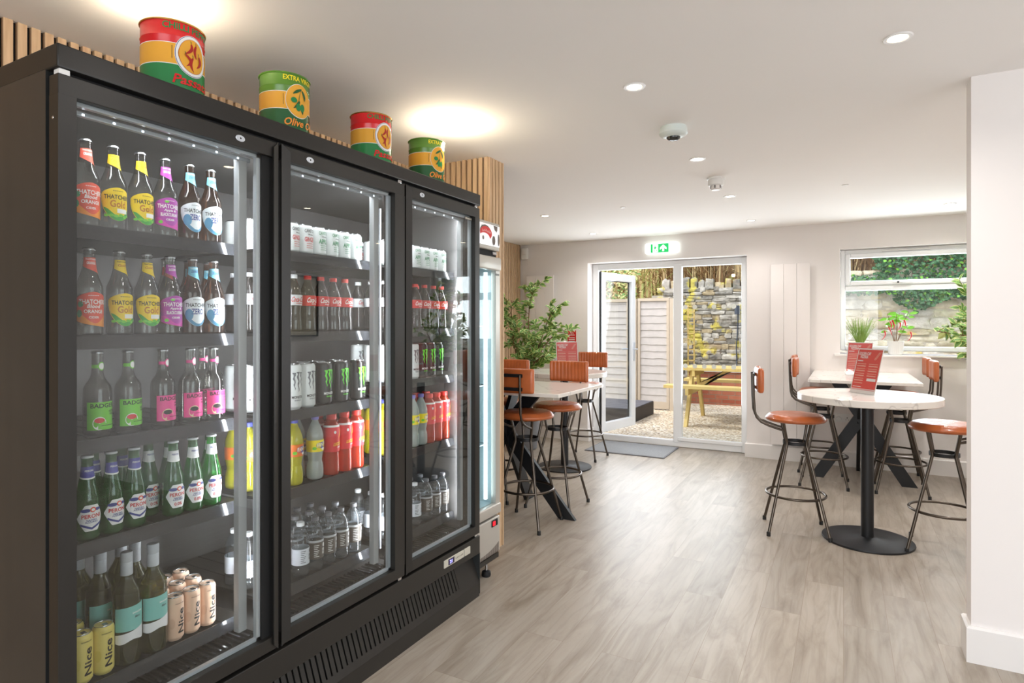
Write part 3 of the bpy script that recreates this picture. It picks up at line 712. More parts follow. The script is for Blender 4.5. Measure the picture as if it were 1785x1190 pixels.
DOORS = [(0.747, 1.386, 'R'), (1.399, 2.043, 'L'), (2.052, 2.648, 'L')]
GZ0, GZ1 = 0.366, 1.934
GL = [(0.787, 1.334), (1.437, 1.980), (2.087, 2.606)]
YZ = lambda y, z, x=FX: Matrix.Translation((x, y, z)) @ Matrix(((0, 0, 1, 0), (1, 0, 0, 0), (0, 1, 0, 0), (0, 0, 0, 1)))
for i, (y0, y1, side) in enumerate(DOORS):
    g0, g1 = GL[i]; z0, z1 = 0.323, 1.983; x0, x1 = FX - 0.042, FX
    b = MB()
    sl_, sr_ = (x1, x1)
    b.rbox((x0, y0, z1 - (z1 - GZ1)), (x1, y1, z1), BLACKM, 0.0015); b.rbox((x0, y0, z0), (x1, y1, GZ0), BLACKM, 0.0015)
    lx = x1 - (0.016 if side == 'L' else 0); rx = x1 - (0.016 if side == 'R' else 0)
    b.box((x0, y0, GZ0 - 0.001), (lx, g0, GZ1 + 0.001), BLACKM if side == 'R' else BLACKD); b.box((x0, g1, GZ0 - 0.001), (rx, y1, GZ1 + 0.001), BLACKM if side == 'L' else BLACKD)  # grip-side stile blacker: the recess shade is put into its colour
    dframe = b.build('door', ck, smooth=False)
    # full-height mitred grip
    b = MB()
    if side == 'R': ya, yb, hi, lo = y1 - 0.024, y1, z1 + 0.004, z1 - 0.020
    else: ya, yb, hi, lo = y0, y0 + 0.030, z1 + 0.004, z1 - 0.020
    zo = (lo, hi) if side == 'R' else (hi, lo); xs = (FX + 0.010, FX + 0.001) if side == 'R' else (FX + 0.001, FX + 0.010)
    zb = [z0 - 0.004 + (z1 + 0.004 - q) for q in zo]; dd = 0.006
    b.add([(xs[0], ya, zo[0]), (xs[1], yb, zo[1]), (xs[1], yb, zb[1]), (xs[0], ya, zb[0]),
           (xs[0] - dd, ya, zo[0]), (xs[1] - dd, yb, zo[1]), (xs[1] - dd, yb, zb[1]), (xs[0] - dd, ya, zb[0])],
          [(0, 1, 2, 3), (7, 6, 5, 4), (0, 4, 5, 1), (1, 5, 6, 2), (2, 6, 7, 3), (3, 7, 4, 0)], BLACKM)
    b.build('handle', dframe, smooth=False)
    b = MB(); b.box((FX - 0.022, g0, GZ0), (FX - 0.018, g1, GZ1), DOORGLASS); b.build('pane', dframe, smooth=False)
    # bright spacer bars and inner sill behind the glass
    b = MB(); e = 0.010
    for a, c in (((g0, GZ0), (g1, GZ0 + e)), ((g0, GZ1 - e), (g1, GZ1)), ((g0, GZ0), (g0 + e * .4, GZ1)), ((g1 - e * 1.4, GZ0), (g1, GZ1))):
        b.box((FX - 0.038, a[0], a[1]), (FX - 0.024, c[0], c[1]), SILVER)
    b.build('glass_spacer', dframe, smooth=False)
    b = MB()
    yl = {0: 1.243, 1: 1.523, 2: 2.165}[i]; zl = {0: 1.961, 1: 1.961, 2: 1.961}[i]
    b.lathe([(0.0135, 0.0), (0.012, 0.002)], SILVER, 24, YZ(yl, zl) @ T(s=(1.25, 0.75, 1))); b.lathe([(0.003, 0.002), (0.002, 0.003)], BLACKD, 10, YZ(yl, zl))
    b.build('lock', dframe)
    hy = y0 + 0.012 if side == 'R' else y1 - 0.03
    b = MB(); b.rbox((FX - 0.03, hy - 0.008, z1), (FX - 0.004, hy + 0.016, z1 + 0.014), FROST if i == 0 else CHROME, 0.002); b.build('hinge', dframe)
    b = MB(); b.rbox((FX - 0.03, hy - 0.008, z0 - 0.013), (FX - 0.004, hy + 0.016, z0), CHROME, 0.002); b.build('hinge', dframe)
    if i == 0:
        b = MB(); b.lathe([(0.004, 0), (0.003, 0.001)], CHROME, 12, T(FX - 0.025, y0, 1.88, rx=pi / 2)); b.build('screw', dframe)
    if i == 2:
        b = MB(); b.box((FX - 0.0175, 2.535, 1.914), (FX - 0.017, 2.600, 1.929), mat('maker_badge', (60, 58, 54), 0.4)); flat_text(b, 'Blizzard', (0, 0), 0.054, 0.010, mat('badge_print', (214, 210, 192), 0.4), YZ(2.568, 1.9215, FX - 0.0165)); b.build('badge', dframe, smooth=False)

# ================================================================== BOTTLES AND CANS
C_ = lambda n, c, r=0.4: mat(n, c, r)
L_ORANGE = C_('label_orange', (232, 88, 66)); L_YEL = C_('label_yellow', (246, 212, 26)); L_PURP = C_('label_purple', (176, 60, 168)); L_PALE = C_('label_pale', (226, 232, 236)); L_SKY = C_('label_sky', (122, 198, 222))
L_BLUE = C_('label_hill_blue', (78, 142, 178)); L_HILL = C_('label_hill_green', (70, 168, 66)); L_AMB = C_('label_amber', (244, 150, 52)); L_MAG = C_('label_magenta', (214, 62, 176))
INK = C_('ink_dark', (30, 27, 28)); INKW = C_('ink_white', (244, 244, 242)); INKR = C_('ink_red', (206, 40, 44)); INKB = C_('ink_navy', (50, 62, 140)); INKG = C_('ink_green', (58, 140, 90)); INKGOLD = C_('ink_gold', (196, 120, 30))
L_LIME = C_('label_lime', (118, 206, 62)); L_PINK = C_('label_pink', (238, 72, 150)); L_CREAM = C_('label_cream', (228, 210, 166)); L_WHITE = C_('label_white', (238, 238, 240)); L_TEAL = C_('label_teal', (132, 198, 190))
L_RED = C_('label_red', (216, 46, 44)); L_BROWN = C_('label_brown', (84, 76, 70)); L_NICEY = C_('can_yellow', (232, 214, 120), 0.3); L_NICEP = C_('can_peach', (226, 188, 162), 0.3); L_CANW = C_('can_white', (222, 226, 226), 0.3)
L_FANY = C_('label_lemon', (248, 226, 40)); L_LILAC = C_('cap_lilac', (140, 132, 214)); L_FOR = C_('label_orange_soda', (238, 120, 40)); CAPR = C_('cap_red', (214, 54, 48)); CAPW = C_('cap_white', (236, 238, 242)); L_PERB = C_('label_violet_blue', (84, 84, 168))
CLAW = mat('claw_green', (96, 220, 40), 0.4, emit=0.15); CANB = C_('can_black', (34, 34, 34), 0.25); ALU = mat('can_aluminium', (196, 198, 200), 0.25, 0.9)
G_CLEAR = glassy('bottle_clear', (222, 222, 218), 1.8, 0.03, 0.04, (120, 116, 110)); G_AMBER = glassy('bottle_amber', (176, 140, 110), 1.6, 0.03, 0.18, (90, 62, 44))
G_GREEN = glassy('bottle_green', (84, 180, 88), 1.8, 0.03, 0.32, (30, 150, 52)); G_OLIVE = glassy('bottle_olive', (176, 172, 96), 1.8, 0.03, 0.2, (120, 118, 40)); G_PET = glassy('bottle_pet', (232, 236, 238), 1.8, 0.05, 0.06, (200, 205, 210))
G_COLA = glassy('bottle_cola', (150, 140, 134), 2.0, 0.05, 0.25, (84, 76, 72)); G_LEMON = glassy('bottle_lemonade', (224, 236, 234), 1.6, 0.06, 0.6, (224, 234, 230)); G_FANL = glassy('bottle_fruit_yellow', (232, 226, 60), 1.6, 0.06, 0.75, (226, 220, 44)); G_LUCO = glassy('bottle_orange_red', (240, 116, 80), 1.6, 0.06, 0.5, (232, 84, 54))

def crown(b, r, z, m):
    b.lathe([(r + 0.0022, z), (r + 0.0024, z + 0.002), (r + 0.0012, z + 0.0055), (r - 0.004, z + 0.0068)], m, 24)
def body_obj(t, prof, m, name='glass_body', seg=32):
    b = MB(); b.lathe(prof, m, seg); return b.build(name, t)
def finish(t, lb, cap): lb.build('label', t) if lb else None; cap.build('cap', t) if cap else None

def cider(kind):
    t = thing('cider_bottle', '', 'bottle')
    prof = smoothprof([(0.026, 0), (0.0315, 0.006), (0.0325, 0.02), (0.0325, 0.12), (0.031, 0.138), (0.022, 0.163), (0.0165, 0.185), (0.0138, 0.215), (0.0135, 0.2335)], 4)
    rf = prof_fn(prof); body_obj(t, prof, G_AMBER if kind == 'zero' else G_CLEAR)
    mainm = {'orange': L_ORANGE, 'gold': L_YEL, 'blackcurrant': L_PURP, 'zero': L_PALE}[kind]
    neckm = {'orange': L_ORANGE, 'gold': L_YEL, 'blackcurrant': L_PURP, 'zero': L_SKY}[kind]
    lowm = {'orange': L_AMB, 'gold': L_HILL, 'blackcurrant': L_MAG, 'zero': L_BLUE}[kind]
    b = MB(); a = 1.38
    top = lambda q: 0.105 + 0.014 * sin(pi * q) ** 0.6 - 0.012 * abs(q - 0.5)
    if kind in ('gold', 'zero'): bot = lambda q: 0.082 - 0.056 * sin(pi * min(1, max(0, q))) ** 0.65
    else: bot = lambda q: 0.024 + 0.016 * (1 - q) ** 2
    patch(b, rf, -a, a, bot, top, mainm, na=26)
    patch(b, rf, -a * 0.95, a * 0.95, lambda q: bot(q) + 0.0 * q, lambda q: max(bot(q) + 0.002, (0.050 if kind in ('gold',) else 0.046) + 0.012 * sin(7 * q + 1)), lowm, off=0.0009, na=26, nz=2)
    ink = INK if kind in ('gold', 'zero') else INKW
    wrap_text(b, 'THATCHERS', rf, 0.092, 0.070, 0.0125, ink)
    if kind == 'gold':
        wrap_text(b, 'Gold', rf, 0.073, 0.040, 0.020, INKGOLD); patch(b, rf, -0.1, 0.8, 0.048, 0.060, INKW, off=0.0011, na=8, nz=1)
        for q in range(6): blob(b, rf, -0.9 + q * 0.36, 0.040 + 0.004 * sin(q * 3), 0.006, 0.004, L_LIME, 0.0013)
    elif kind == 'orange':
        wrap_text(b, 'Blood', rf, 0.080, 0.030, 0.010, ink, shear=0.2); wrap_text(b, 'ORANGE', rf, 0.066, 0.046, 0.010, ink); wrap_text(b, 'CIDER', rf, 0.050, 0.024, 0.006, ink)
        blob(b, rf, -0.95, 0.085, 0.007, 0.008, INKG, 0.0012); blob(b, rf, -1.05, 0.060, 0.007, 0.010, INKG, 0.0012)
    elif kind == 'blackcurrant':
        wrap_text(b, 'Apple &', rf, 0.079, 0.034, 0.009, ink, shear=0.2); wrap_text(b, 'BLACKCURRANT', rf, 0.067, 0.052, 0.010, ink); wrap_text(b, 'CIDER', rf, 0.052, 0.024, 0.006, ink)
        blob(b, rf, -0.3, 0.106, 0.006, 0.004, L_LIME, 0.0012); blob(b, rf, -0.8, 0.044, 0.006, 0.005, L_LIME, 0.0012)
    else:
        wrap_text(b, 'ZERO', rf, 0.072, 0.036, 0.018, INKB)
        blob(b, rf, -0.75, 0.062, 0.012, 0.018, L_BLUE, 0.0014)
    fine_print(b, rf, 0.0, 0.109, 0.026, 0.0018, ink)
    b.build('label', t)
    b = MB(); patch(b, rf, -1.35, 1.35, lambda q: 0.188 - 0.020 * q + 0.004 * (q - .5) ** 2, 0.213, neckm, na=20)
    wrap_text(b, 'THATCHERS', rf, 0.208, 0.026, 0.0042, ink if kind != 'zero' else INKW)
    wrap_text(b, {'gold': 'Gold', 'orange': 'ORANGE', 'blackcurrant': 'BLACKCURRANT', 'zero': 'ZERO'}[kind], rf, 0.198, 0.021, 0.008, INKGOLD if kind == 'gold' else (INKB if kind == 'zero' else INKW))
    b.build('neck_label', t)
    b = MB(); crown(b, 0.0135, 0.2335, ALU); b.build('cap', t)
    return t
def ale(kind):
    t = thing('ale_bottle', '', 'bottle')
    prof = smoothprof([(0.027, 0), (0.0325, 0.006), (0.0335, 0.02), (0.0335, 0.118), (0.030, 0.142), (0.019, 0.160), (0.0145, 0.178), (0.0138, 0.205), (0.0135, 0.230)], 4)
    rf = prof_fn(prof); body_obj(t, prof, G_CLEAR)
    m = L_LIME if kind == 'green' else L_PINK
    b = MB(); patch(b, rf, -1.15, 1.25, 0.022, 0.098, m, na=24)
    wrap_text(b, 'BADGER', rf, 0.088, 0.062, 0.012, INK, ang=0.05)
    wrap_text(b, 'HOPPY\nHARE', rf, 0.068, 0.020, 0.014, INK, ang=0.75) if kind == 'green' else [fine_print(b, rf, 0.72, 0.074 - q * 0.008, 0.020, 0.004, INK) for q in range(2)]
    blob(b, rf, -0.25, 0.040, 0.016, 0.018, INKW if kind == 'green' else L_CREAM); blob(b, rf, -0.25, 0.048, 0.012, 0.007, L_RED if kind == 'green' else INK, 0.0013)
    patch(b, rf, -0.35, 1.15, 0.024, 0.040, m, off=0.0014, na=12, nz=1); fine_print(b, rf, 0.4, 0.034, 0.036, 0.0022, INK, off=0.0022)
    b.build('label', t)
    b = MB(); patch(b, rf, -1.5, 1.2, 0.190, 0.199, m, na=16, nz=2); blob(b, rf, 0.35, 0.195, 0.009, 0.012, m, 0.0009); blob(b, rf, 0.35, 0.195, 0.007, 0.009, INKW, 0.0012); b.build('neck_label', t)
    b = MB(); crown(b, 0.0135, 0.230, ALU); b.build('cap', t)
    return t
def lager(kind):
    t = thing('lager_bottle', '', 'bottle')
    prof = smoothprof([(0.024, 0), (0.0285, 0.005), (0.0300, 0.015), (0.0300, 0.095), (0.0285, 0.115), (0.0215, 0.145), (0.0165, 0.170), (0.0138, 0.200), (0.0132, 0.220)], 4)
    rf = prof_fn(prof); body_obj(t, prof, G_GREEN)
    zero = kind == 'zero'
    b = MB(); a = 1.15
    hexa = lambda q: min(1.0, min(q, 1 - q) / 0.28)
    patch(b, rf, -a, a, lambda q: 0.060 - 0.034 * hexa(q), lambda q: 0.062 + 0.034 * hexa(q), L_WHITE, na=26)
    wrap_text(b, 'PERONI', rf, 0.066, 0.046, 0.011, INKR)
    wrap_text(b, 'NASTRO\nAZZURRO', rf, 0.053, 0.030, 0.010, INKB)
    blob(b, rf, -0.45, 0.082, 0.012, 0.005, INKB, 0.0012); blob(b, rf, 0.5, 0.083, 0.010, 0.004, INKB, 0.0012); blob(b, rf, 0.1, 0.083, 0.007, 0.007, L_ORANGE, 0.0014); blob(b, rf, 0.1, 0.083, 0.004, 0.004, INKW, 0.0018)
    if zero: wrap_text(b, '0.0%', rf, 0.038, 0.022, 0.010, INKR)
    else: patch(b, rf, -0.85, 0.85, lambda q: 0.030 + 0.012 * abs(2 * q - 1), lambda q: 0.036 + 0.012 * abs(2 * q - 1), INKB, off=0.0011, na=16, nz=1)
    b.build('label', t)
    b = MB(); patch(b, rf, -1.6, 1.6, lambda q: 0.168 - 0.004 * cos((q - .5) * pi) + 0.003, 0.197, L_WHITE if zero else L_PERB, na=20)
    patch(b, rf, -1.6, 1.6, lambda q: 0.164 - 0.004 * cos((q - .5) * pi) + 0.003, lambda q: 0.168 - 0.004 * cos((q - .5) * pi) + 0.003, INKW, na=20, nz=1)
    wrap_text(b, 'PERONI', rf, 0.186, 0.020, 0.005, INKB if zero else INKW); b.build('neck_label', t)
    b = MB(); crown(b, 0.0132, 0.220, CAPW); b.build('cap', t)
    return t
def wine():
    t = thing('wine_bottle', '', 'bottle')
    prof = smoothprof([(0.032, 0), (0.0365, 0.006), (0.0370, 0.02), (0.0370, 0.185), (0.0345, 0.205), (0.022, 0.228), (0.0155, 0.245), (0.0142, 0.28), (0.0142, 0.300)], 4)
    rf = prof_fn(prof); body_obj(t, prof, G_OLIVE)
    b = MB(); patch(b, rf, -1.2, 1.2, 0.098, lambda q: 0.163 + 0.006 * q, L_TEAL, na=20); patch(b, rf, -1.2, 1.2, lambda q: 0.066 + 0.012 * q * 0.3 - 0.004 * sin(9 * q), lambda q: 0.099 + 0.010 * sin(2 * q + 5), L_WHITE, off=0.0009, na=20, nz=2)
    wrap_text(b, 'SANCERRE', rf, 0.146, 0.030, 0.005, INKW, ang=0.4); wrap_text(b, 'Blanc', rf, 0.134, 0.016, 0.006, INK, ang=0.4, shear=0.3)
    b.build('label', t)
    b = MB(); b.lathe([(0.0150, 0.247), (0.0158, 0.249), (0.0158, 0.284), (0.0152, 0.285), (0.0160, 0.287), (0.0160, 0.310), (0.0145, 0.313)], mat('capsule_grey', (196, 200, 206), 0.35), 28); b.build('capsule', t)
    return t
def can(kind):
    R_, H_ = {'nice_y': (0.0265, 0.134), 'nice_p': (0.0265, 0.134), 'ginger': (0.0330, 0.112), 'apple': (0.0330, 0.112), 'energy': (0.0330, 0.168), 'energy_white': (0.0330, 0.168)}[kind]
    nm = {'nice_y': 'wine_can', 'nice_p': 'wine_can', 'ginger': 'juice_can', 'apple': 'juice_can', 'energy': 'energy_can', 'energy_white': 'energy_can'}[kind]
    t = thing(nm, '', 'can')
    m = {'nice_y': L_NICEY, 'nice_p': L_NICEP, 'ginger': L_CANW, 'apple': L_CANW, 'energy': CANB, 'energy_white': L_CANW}[kind]
    prof = [(R_ * 0.78, 0), (R_ * 0.82, 0.002), (R_ * 0.99, 0.009), (R_, 0.012), (R_, H_ - 0.013), (R_ * 0.97, H_ - 0.009), (R_ * 0.84, H_ - 0.003)]
    b = MB(); b.lathe(prof, m, 32); b.build('can_body', t); rf = prof_fn(prof)
    b = MB(); b.lathe([(R_ * 0.84, H_ - 0.0035), (R_ * 0.87, H_ - 0.001), (R_ * 0.86, H_), (R_ * 0.82, H_ - 0.0005), (R_ * 0.79, H_ - 0.0045), (0.001, H_ - 0.0045)], ALU, 32, cap=False)
    b.rbox((-0.004, -0.003, H_ - 0.0045), (0.012, 0.009, H_ - 0.0015), ALU, 0.001); b.build('lid', t)
    b = MB()
    if kind.startswith('nice'):
        wrap_text(b, 'Nice', rf, 0.060, 0.074, 0.019, INK, ang=0.15, vertical=True)
        wrap_text(b, 'PALE ROSÉ' if kind == 'nice_p' else 'SAUVIGNON BLANC', rf, 0.114, 0.026, 0.0035, INK, ang=0.0)
        blob(b, rf, -0.85, 0.055, 0.009, 0.016, mat('can_print', (214, 176, 150), 0.4) if kind == 'nice_p' else mat('can_print_y', (222, 204, 100), 0.4), 0.0005)
    elif kind in ('ginger', 'apple'):
        k = INKR if kind == 'ginger' else INKG
        wrap_text(b, 'CAWSTON', rf, 0.088, 0.044, 0.013, INK if kind == 'ginger' else INKG, ang=0.1); wrap_text(b, 'PRESS', rf, 0.074, 0.024, 0.005, INK, ang=0.2)
        wrap_text(b, 'GINGER' if kind == 'ginger' else 'APPLE', rf, 0.056, 0.044, 0.018, k, ang=0.1)
        for i in range(3): fine_print(b, rf, 0.1, 0.040 - i * 0.008, 0.030, 0.0024, k)
    else:
        g = CLAW if kind == 'energy' else mat('claw_grey', (110, 112, 118), 0.4)
        for k, (dx, zb, zt, w) in enumerate(((-0.016, 0.072, 0.135, 0.0075), (-0.001, 0.064, 0.138, 0.008), (0.014, 0.078, 0.136, 0.0065))):
            vs = []; fs = []; N = 9
            for i in range(N + 1):
                q = i / N; z = zt + (zb - zt) * q; ww = w * (1 - q) ** 0.55 * (1 + 0.35 * sin(i * 2.4 + k * 2)) + 0.0006; c = dx + 0.0022 * sin(i * 1.7 + k) + 0.003 * q
                for s_ in (-0.5, 0.5): a = (c + s_ * ww) / R_; vs.append(((R_ + 0.0008) * cos(a), (R_ + 0.0008) * sin(a), z))
            for i in range(N): fs.append((2 * i, 2 * i + 1, 2 * i + 3, 2 * i + 2))
            b.add(vs, fs, g)
            a = (dx - 0.006) / R_; patch(b, rf, a, a + 0.009 / R_ + 0.12, zt - 0.003, zt + 0.002, g, off=0.0008, na=4, nz=1)
        wrap_text(b, 'MONSTER', rf, 0.046, 0.048, 0.010, INKW if kind == 'energy' else INK, ang=0.0); wrap_text(b, 'ENERGY', rf, 0.034, 0.028, 0.005, g, ang=0.0)
    b.build('label', t)
    return t
def cap_screw(b, r, z0, z1, m): b.lathe([(r, z0), (r + 0.0004, z0 + 0.001), (r + 0.0004, z1 - 0.0015), (r - 0.0015, z1)], m, 24)
def cola(kind):
    t = thing('cola_bottle', '', 'bottle')
    prof = smoothprof([(0.022, 0), (0.030, 0.006), (0.0315, 0.018), (0.0305, 0.045), (0.0275, 0.070), (0.0292, 0.095), (0.0312, 0.115), (0.0310, 0.140), (0.0245, 0.165), (0.0165, 0.184), (0.0120, 0.196), (0.0120, 0.203)], 4)
    rf = prof_fn(prof); body_obj(t, prof, G_COLA, 'bottle_body')
    b = MB(); red = kind == 'red'
    patch(b, rf, -3.1, 3.1, 0.100, 0.139, L_RED if red else mat('label_silver', (212, 214, 218), 0.35), na=44, off=0.001)
    wrap_text(b, 'Coca-Cola', rf, 0.122, 0.056, 0.020, INKW if red else INKR, ang=0.1, shear=0.28, off=0.0018)
    fine_print(b, rf, 0.15, 0.107, 0.026, 0.003, INKW if red else INKR, off=0.0018)
    b.build('label', t)
    b = MB(); cap_screw(b, 0.0138, 0.201, 0.216, CAPR if red else CAPW); b.build('cap', t)
    return t
def fruit(kind):
    t = thing('fruit_soda_bottle', '', 'bottle')
    prof = smoothprof([(0.024, 0), (0.031, 0.008), (0.0320, 0.035), (0.0300, 0.058), (0.0265, 0.073), (0.0290, 0.092), (0.0315, 0.110), (0.0320, 0.150), (0.0310, 0.175), (0.0220, 0.203), (0.0140, 0.220), (0.0120, 0.228), (0.0120, 0.232)], 4)
    rf = prof_fn(prof); body_obj(t, prof, G_LEMON if kind == 'lemon' else G_FANL, 'bottle_body')
    b = MB(); patch(b, rf, -3.1, 3.1, 0.108, 0.153, L_FANY if kind == 'lemon' else L_FOR, na=44, off=0.001)
    blob(b, rf, 0.25, 0.133, 0.025, 0.012, L_PERB, 0.0014)
    wrap_text(b, 'FANTA', rf, 0.136, 0.042, 0.015, INKW, ang=0.25, off=0.0022, slope=0.12)
    blob(b, rf, -0.7, 0.122, 0.008, 0.006, L_LIME, 0.0016); blob(b, rf, 0.45, 0.118, 0.010, 0.005, INKW, 0.0018)
    b.build('label', t)
    b = MB(); cap_screw(b, 0.0140, 0.230, 0.247, L_LILAC if kind == 'lemon' else mat('cap_blue', (84, 96, 200), 0.4)); b.build('cap', t)
    return t
def sport():
    t = thing('energy_drink_bottle', '', 'bottle')
    prof = smoothprof([(0.028, 0), (0.0310, 0.006), (0.0316, 0.03), (0.0300, 0.075), (0.0310, 0.10), (0.0316, 0.13), (0.0312, 0.175), (0.0300, 0.195), (0.0225, 0.210), (0.0175, 0.217), (0.0175, 0.222)], 4)
    rf = prof_fn(prof); body_obj(t, prof, G_LUCO, 'bottle_body')
    b = MB(); patch(b, rf, -3.1, 3.1, 0.092, 0.190, mat('sleeve_red', (226, 52, 62), 0.4), na=44, off=0.001, nz=8)
    patch(b, rf, -3.1, 3.1, 0.190, 0.198, INKW, na=44, off=0.001, nz=1)
    wrap_text(b, 'LUCOZADE', rf, 0.124, 0.050, 0.013, L_FANY, ang=0.25, off=0.002, shear=0.2, slope=0.08); wrap_text(b, 'ENERGY', rf, 0.110, 0.022, 0.006, INKW, ang=0.35, off=0.002, shear=0.2)
    vs = []
    for x, z in ((0.0, 0.134), (0.008, 0.150), (0.004, 0.150), (0.020, 0.184), (0.024, 0.176), (0.016, 0.154), (0.019, 0.154)): a = x / 0.033; vs.append((0.0342 * cos(a), 0.0342 * sin(a), z))
    b.add(vs, [(0, 1, 2), (2, 1, 5, 3), (3, 5, 4), (1, 6, 5)], L_AMB); blob(b, rf, -0.35, 0.170, 0.005, 0.006, INKW, 0.0016)
    b.build('label', t)
    b = MB(); cap_screw(b, 0.0195, 0.220, 0.241, CAPR); b.build('cap', t)
    return t
def water(kind):
    t = thing('water_bottle', '', 'bottle')
    prof = smoothprof([(0.024, 0), (0.0305, 0.006), (0.0318, 0.02), (0.0310, 0.035), (0.0318, 0.045), (0.0318, 0.125), (0.0300, 0.148), (0.0220, 0.168), (0.0130, 0.180), (0.0118, 0.188)], 4)
    rf = prof_fn(prof); body_obj(t, prof, G_PET, 'bottle_body')
    b = MB(); dark = kind == 'dark'
    patch(b, rf, -3.1, 3.1, 0.045, 0.108 if dark else 0.105, L_BROWN if dark else mat('label_frosted', (216, 220, 228), 0.5), na=44, off=0.0008)
    if dark: patch(b, rf, -3.1, 3.1, 0.108, 0.116, mat('label_grey', (188, 190, 194), 0.5), na=44, off=0.0008, nz=1)
    k = INKW if dark else INK
    blob(b, rf, 0.62, 0.094, 0.008, 0.008, k, 0.0014); wrap_text(b, 'SPRING\nWATER', rf, 0.070, 0.024, 0.024, k, ang=0.66)
    for i in range(7): patch(b, rf, -0.75, -0.15 - 0.1 * (i % 3), 0.096 - i * 0.007, 0.098 - i * 0.007, k, off=0.0012, na=6, nz=1)
    b.build('label', t)
    b = MB(); cap_screw(b, 0.0140, 0.186, 0.2005, CAPW if not dark else mat('cap_smoke', (120, 120, 124), 0.3)); b.build('cap', t)
    return t

PROTO = {}
def proto(k):
    if k not in PROTO:
        base, arg = (k.split(':') + [''])[:2]
        PROTO[k] = {'cider': cider, 'ale': ale, 'lager': lager, 'can': can, 'cola': cola, 'fruit': fruit, 'water': water}[base](arg) if arg else {'wine': wine, 'sport': sport}[base]()
        return PROTO[k], True
    return PROTO[k], False
def stock(k, x, y, z, label, group):
    p, first = proto(k)
    o = p if first else dup(p)
    o.location = (x, y, z); o.rotation_euler = (0, 0, R(random.uniform(-7, 7))); o['label'] = label; o['group'] = group
DESC = {'cider:orange': 'orange-label cider bottle', 'cider:gold': 'yellow-label cider bottle', 'cider:blackcurrant': 'purple-label cider bottle', 'cider:zero': 'pale-blue-label cider bottle',
        'ale:green': 'lime-green-label ale bottle', 'ale:pink': 'pink-label ale bottle', 'lager:full': 'green lager bottle, violet neck band', 'lager:zero': 'green lager bottle, white neck band',
        'wine': 'teal-label white wine bottle', 'can:nice_y': 'pale yellow wine can', 'can:nice_p': 'peach wine can', 'can:ginger': 'white juice can, red print', 'can:apple': 'white juice can, green print',
        'can:energy': 'black energy can, green claw', 'can:energy_white': 'white energy can, grey claw', 'cola:red': 'red-capped cola bottle', 'cola:diet': 'white-capped diet cola bottle',
        'fruit:lemon': 'cloudy soda bottle, yellow label', 'fruit:orange': 'yellow soda bottle, orange label', 'sport': 'red energy drink bottle', 'water:dark': 'dark-label water bottle', 'water:white': 'pale-label water bottle, white cap'}
ORD = ['first', 'second', 'third', 'fourth', 'fifth', 'sixth', 'seventh', 'eighth', 'ninth']
SHN = ['top', 'second', 'third', 'fourth', 'bottom']; DN = ['left', 'middle', 'right']
ROWN = ['front', 'second', 'rear']
ZOFF = 0.0015
def grp(k, s, d):
    base = {'cider': 'cider bottles', 'ale': 'ale bottles', 'lager': 'lager bottles', 'wine': 'wine bottles', 'can': 'drink cans', 'cola': 'cola bottles', 'fruit': 'fruit soda bottles', 'sport': 'red energy drink bottles', 'water': 'water bottles'}[k.split(':')[0]]
    return f"{base} on the {SHN[s]} shelf behind the {DN[d - 1]} cooler door"
def row(d, s, r, items, x=None):
    X = x if x is not None else -1.81 - 0.078 * r
    for i, (k, y) in enumerate(items):
        stock(k, X, y, SH[d][s] + ZOFF, f"{DESC[k]}, {ROWN[r]} row {ORD[i]} from left, {SHN[s]} shelf, {DN[d - 1]} door", grp(k, s, d))
def glimpse(d, s, k, y, xs):
    """stock of one section seen past the mullion through the neighbouring door"""
    for x in xs:
        w = 'nearest' if x > -1.85 else ('nearer' if x > -1.93 else 'deeper')
        stock(k, x, y, SH[d][s] + ZOFF, f"{DESC[k]}, {w} one past the {DN[d - 2]} door's right edge, {SHN[s]} shelf", grp(k, s, d))
o_, g_, p_, z_ = 'cider:orange', 'cider:gold', 'cider:blackcurrant', 'cider:zero'
row(1, 0, 0, [(o_, 0.892), (g_, 0.963), (g_, 1.039), (p_, 1.113), (z_, 1.191), (z_, 1.264)])
row(1, 1, 0, [(o_, 0.901), (g_, 0.980), (g_, 1.058), (p_, 1.128), (z_, 1.201), (z_, 1.274)])
row(1, 1, 1, [(o_, 1.165), (z_, 1.240), (z_, 1.308)])
row(1, 2, 0, [('ale:green', 0.922), ('ale:green', 1.004), ('ale:pink', 1.106), ('ale:pink', 1.194), ('ale:pink', 1.274)])
row(1, 2, 1, [('ale:pink', 1.290)])
row(1, 3, 0, [('lager:full', 0.896), ('lager:full', 0.958), ('lager:full', 1.021), ('lager:zero', 1.138), ('lager:zero', 1.202), ('lager:zero', 1.266)])
row(1, 3, 1, [('lager:full', 0.945), ('lager:full', 1.022), ('lager:zero', 1.100), ('lager:zero', 1.165), ('lager:zero', 1.305)], -1.875)
row(1, 4, 0, [('can:nice_y', 0.882), ('can:nice_y', 0.937), ('wine', 1.000), ('wine', 1.076), ('can:nice_p', 1.142), ('can:nice_p', 1.196), ('can:nice_p', 1.250)])
row(1, 4, 1, [('can:nice_y', 0.900), ('wine', 0.972), ('wine', 1.070), ('can:nice_p', 1.147), ('can:nice_p', 1.202), ('can:nice_p', 1.257)], -1.893)
row(1, 4, 2, [('wine', 0.955), ('wine', 1.074), ('can:nice_p', 1.155), ('can:nice_p', 1.211), ('can:nice_p', 1.267)], -1.975)
G, A = 'can:ginger', 'can:apple'; EW, E_ = 'can:energy_white', 'can:energy'; WD, WW = 'water:dark', 'water:white'; FO, FL = 'fruit:orange', 'fruit:lemon'; CR, CD = 'cola:red', 'cola:diet'
BACK = (-1.888, -1.966)
row(2, 0, 0, [(G, 1.587), (G, 1.654), (A, 1.721), (A, 1.788), (A, 1.855), (A, 1.922)])
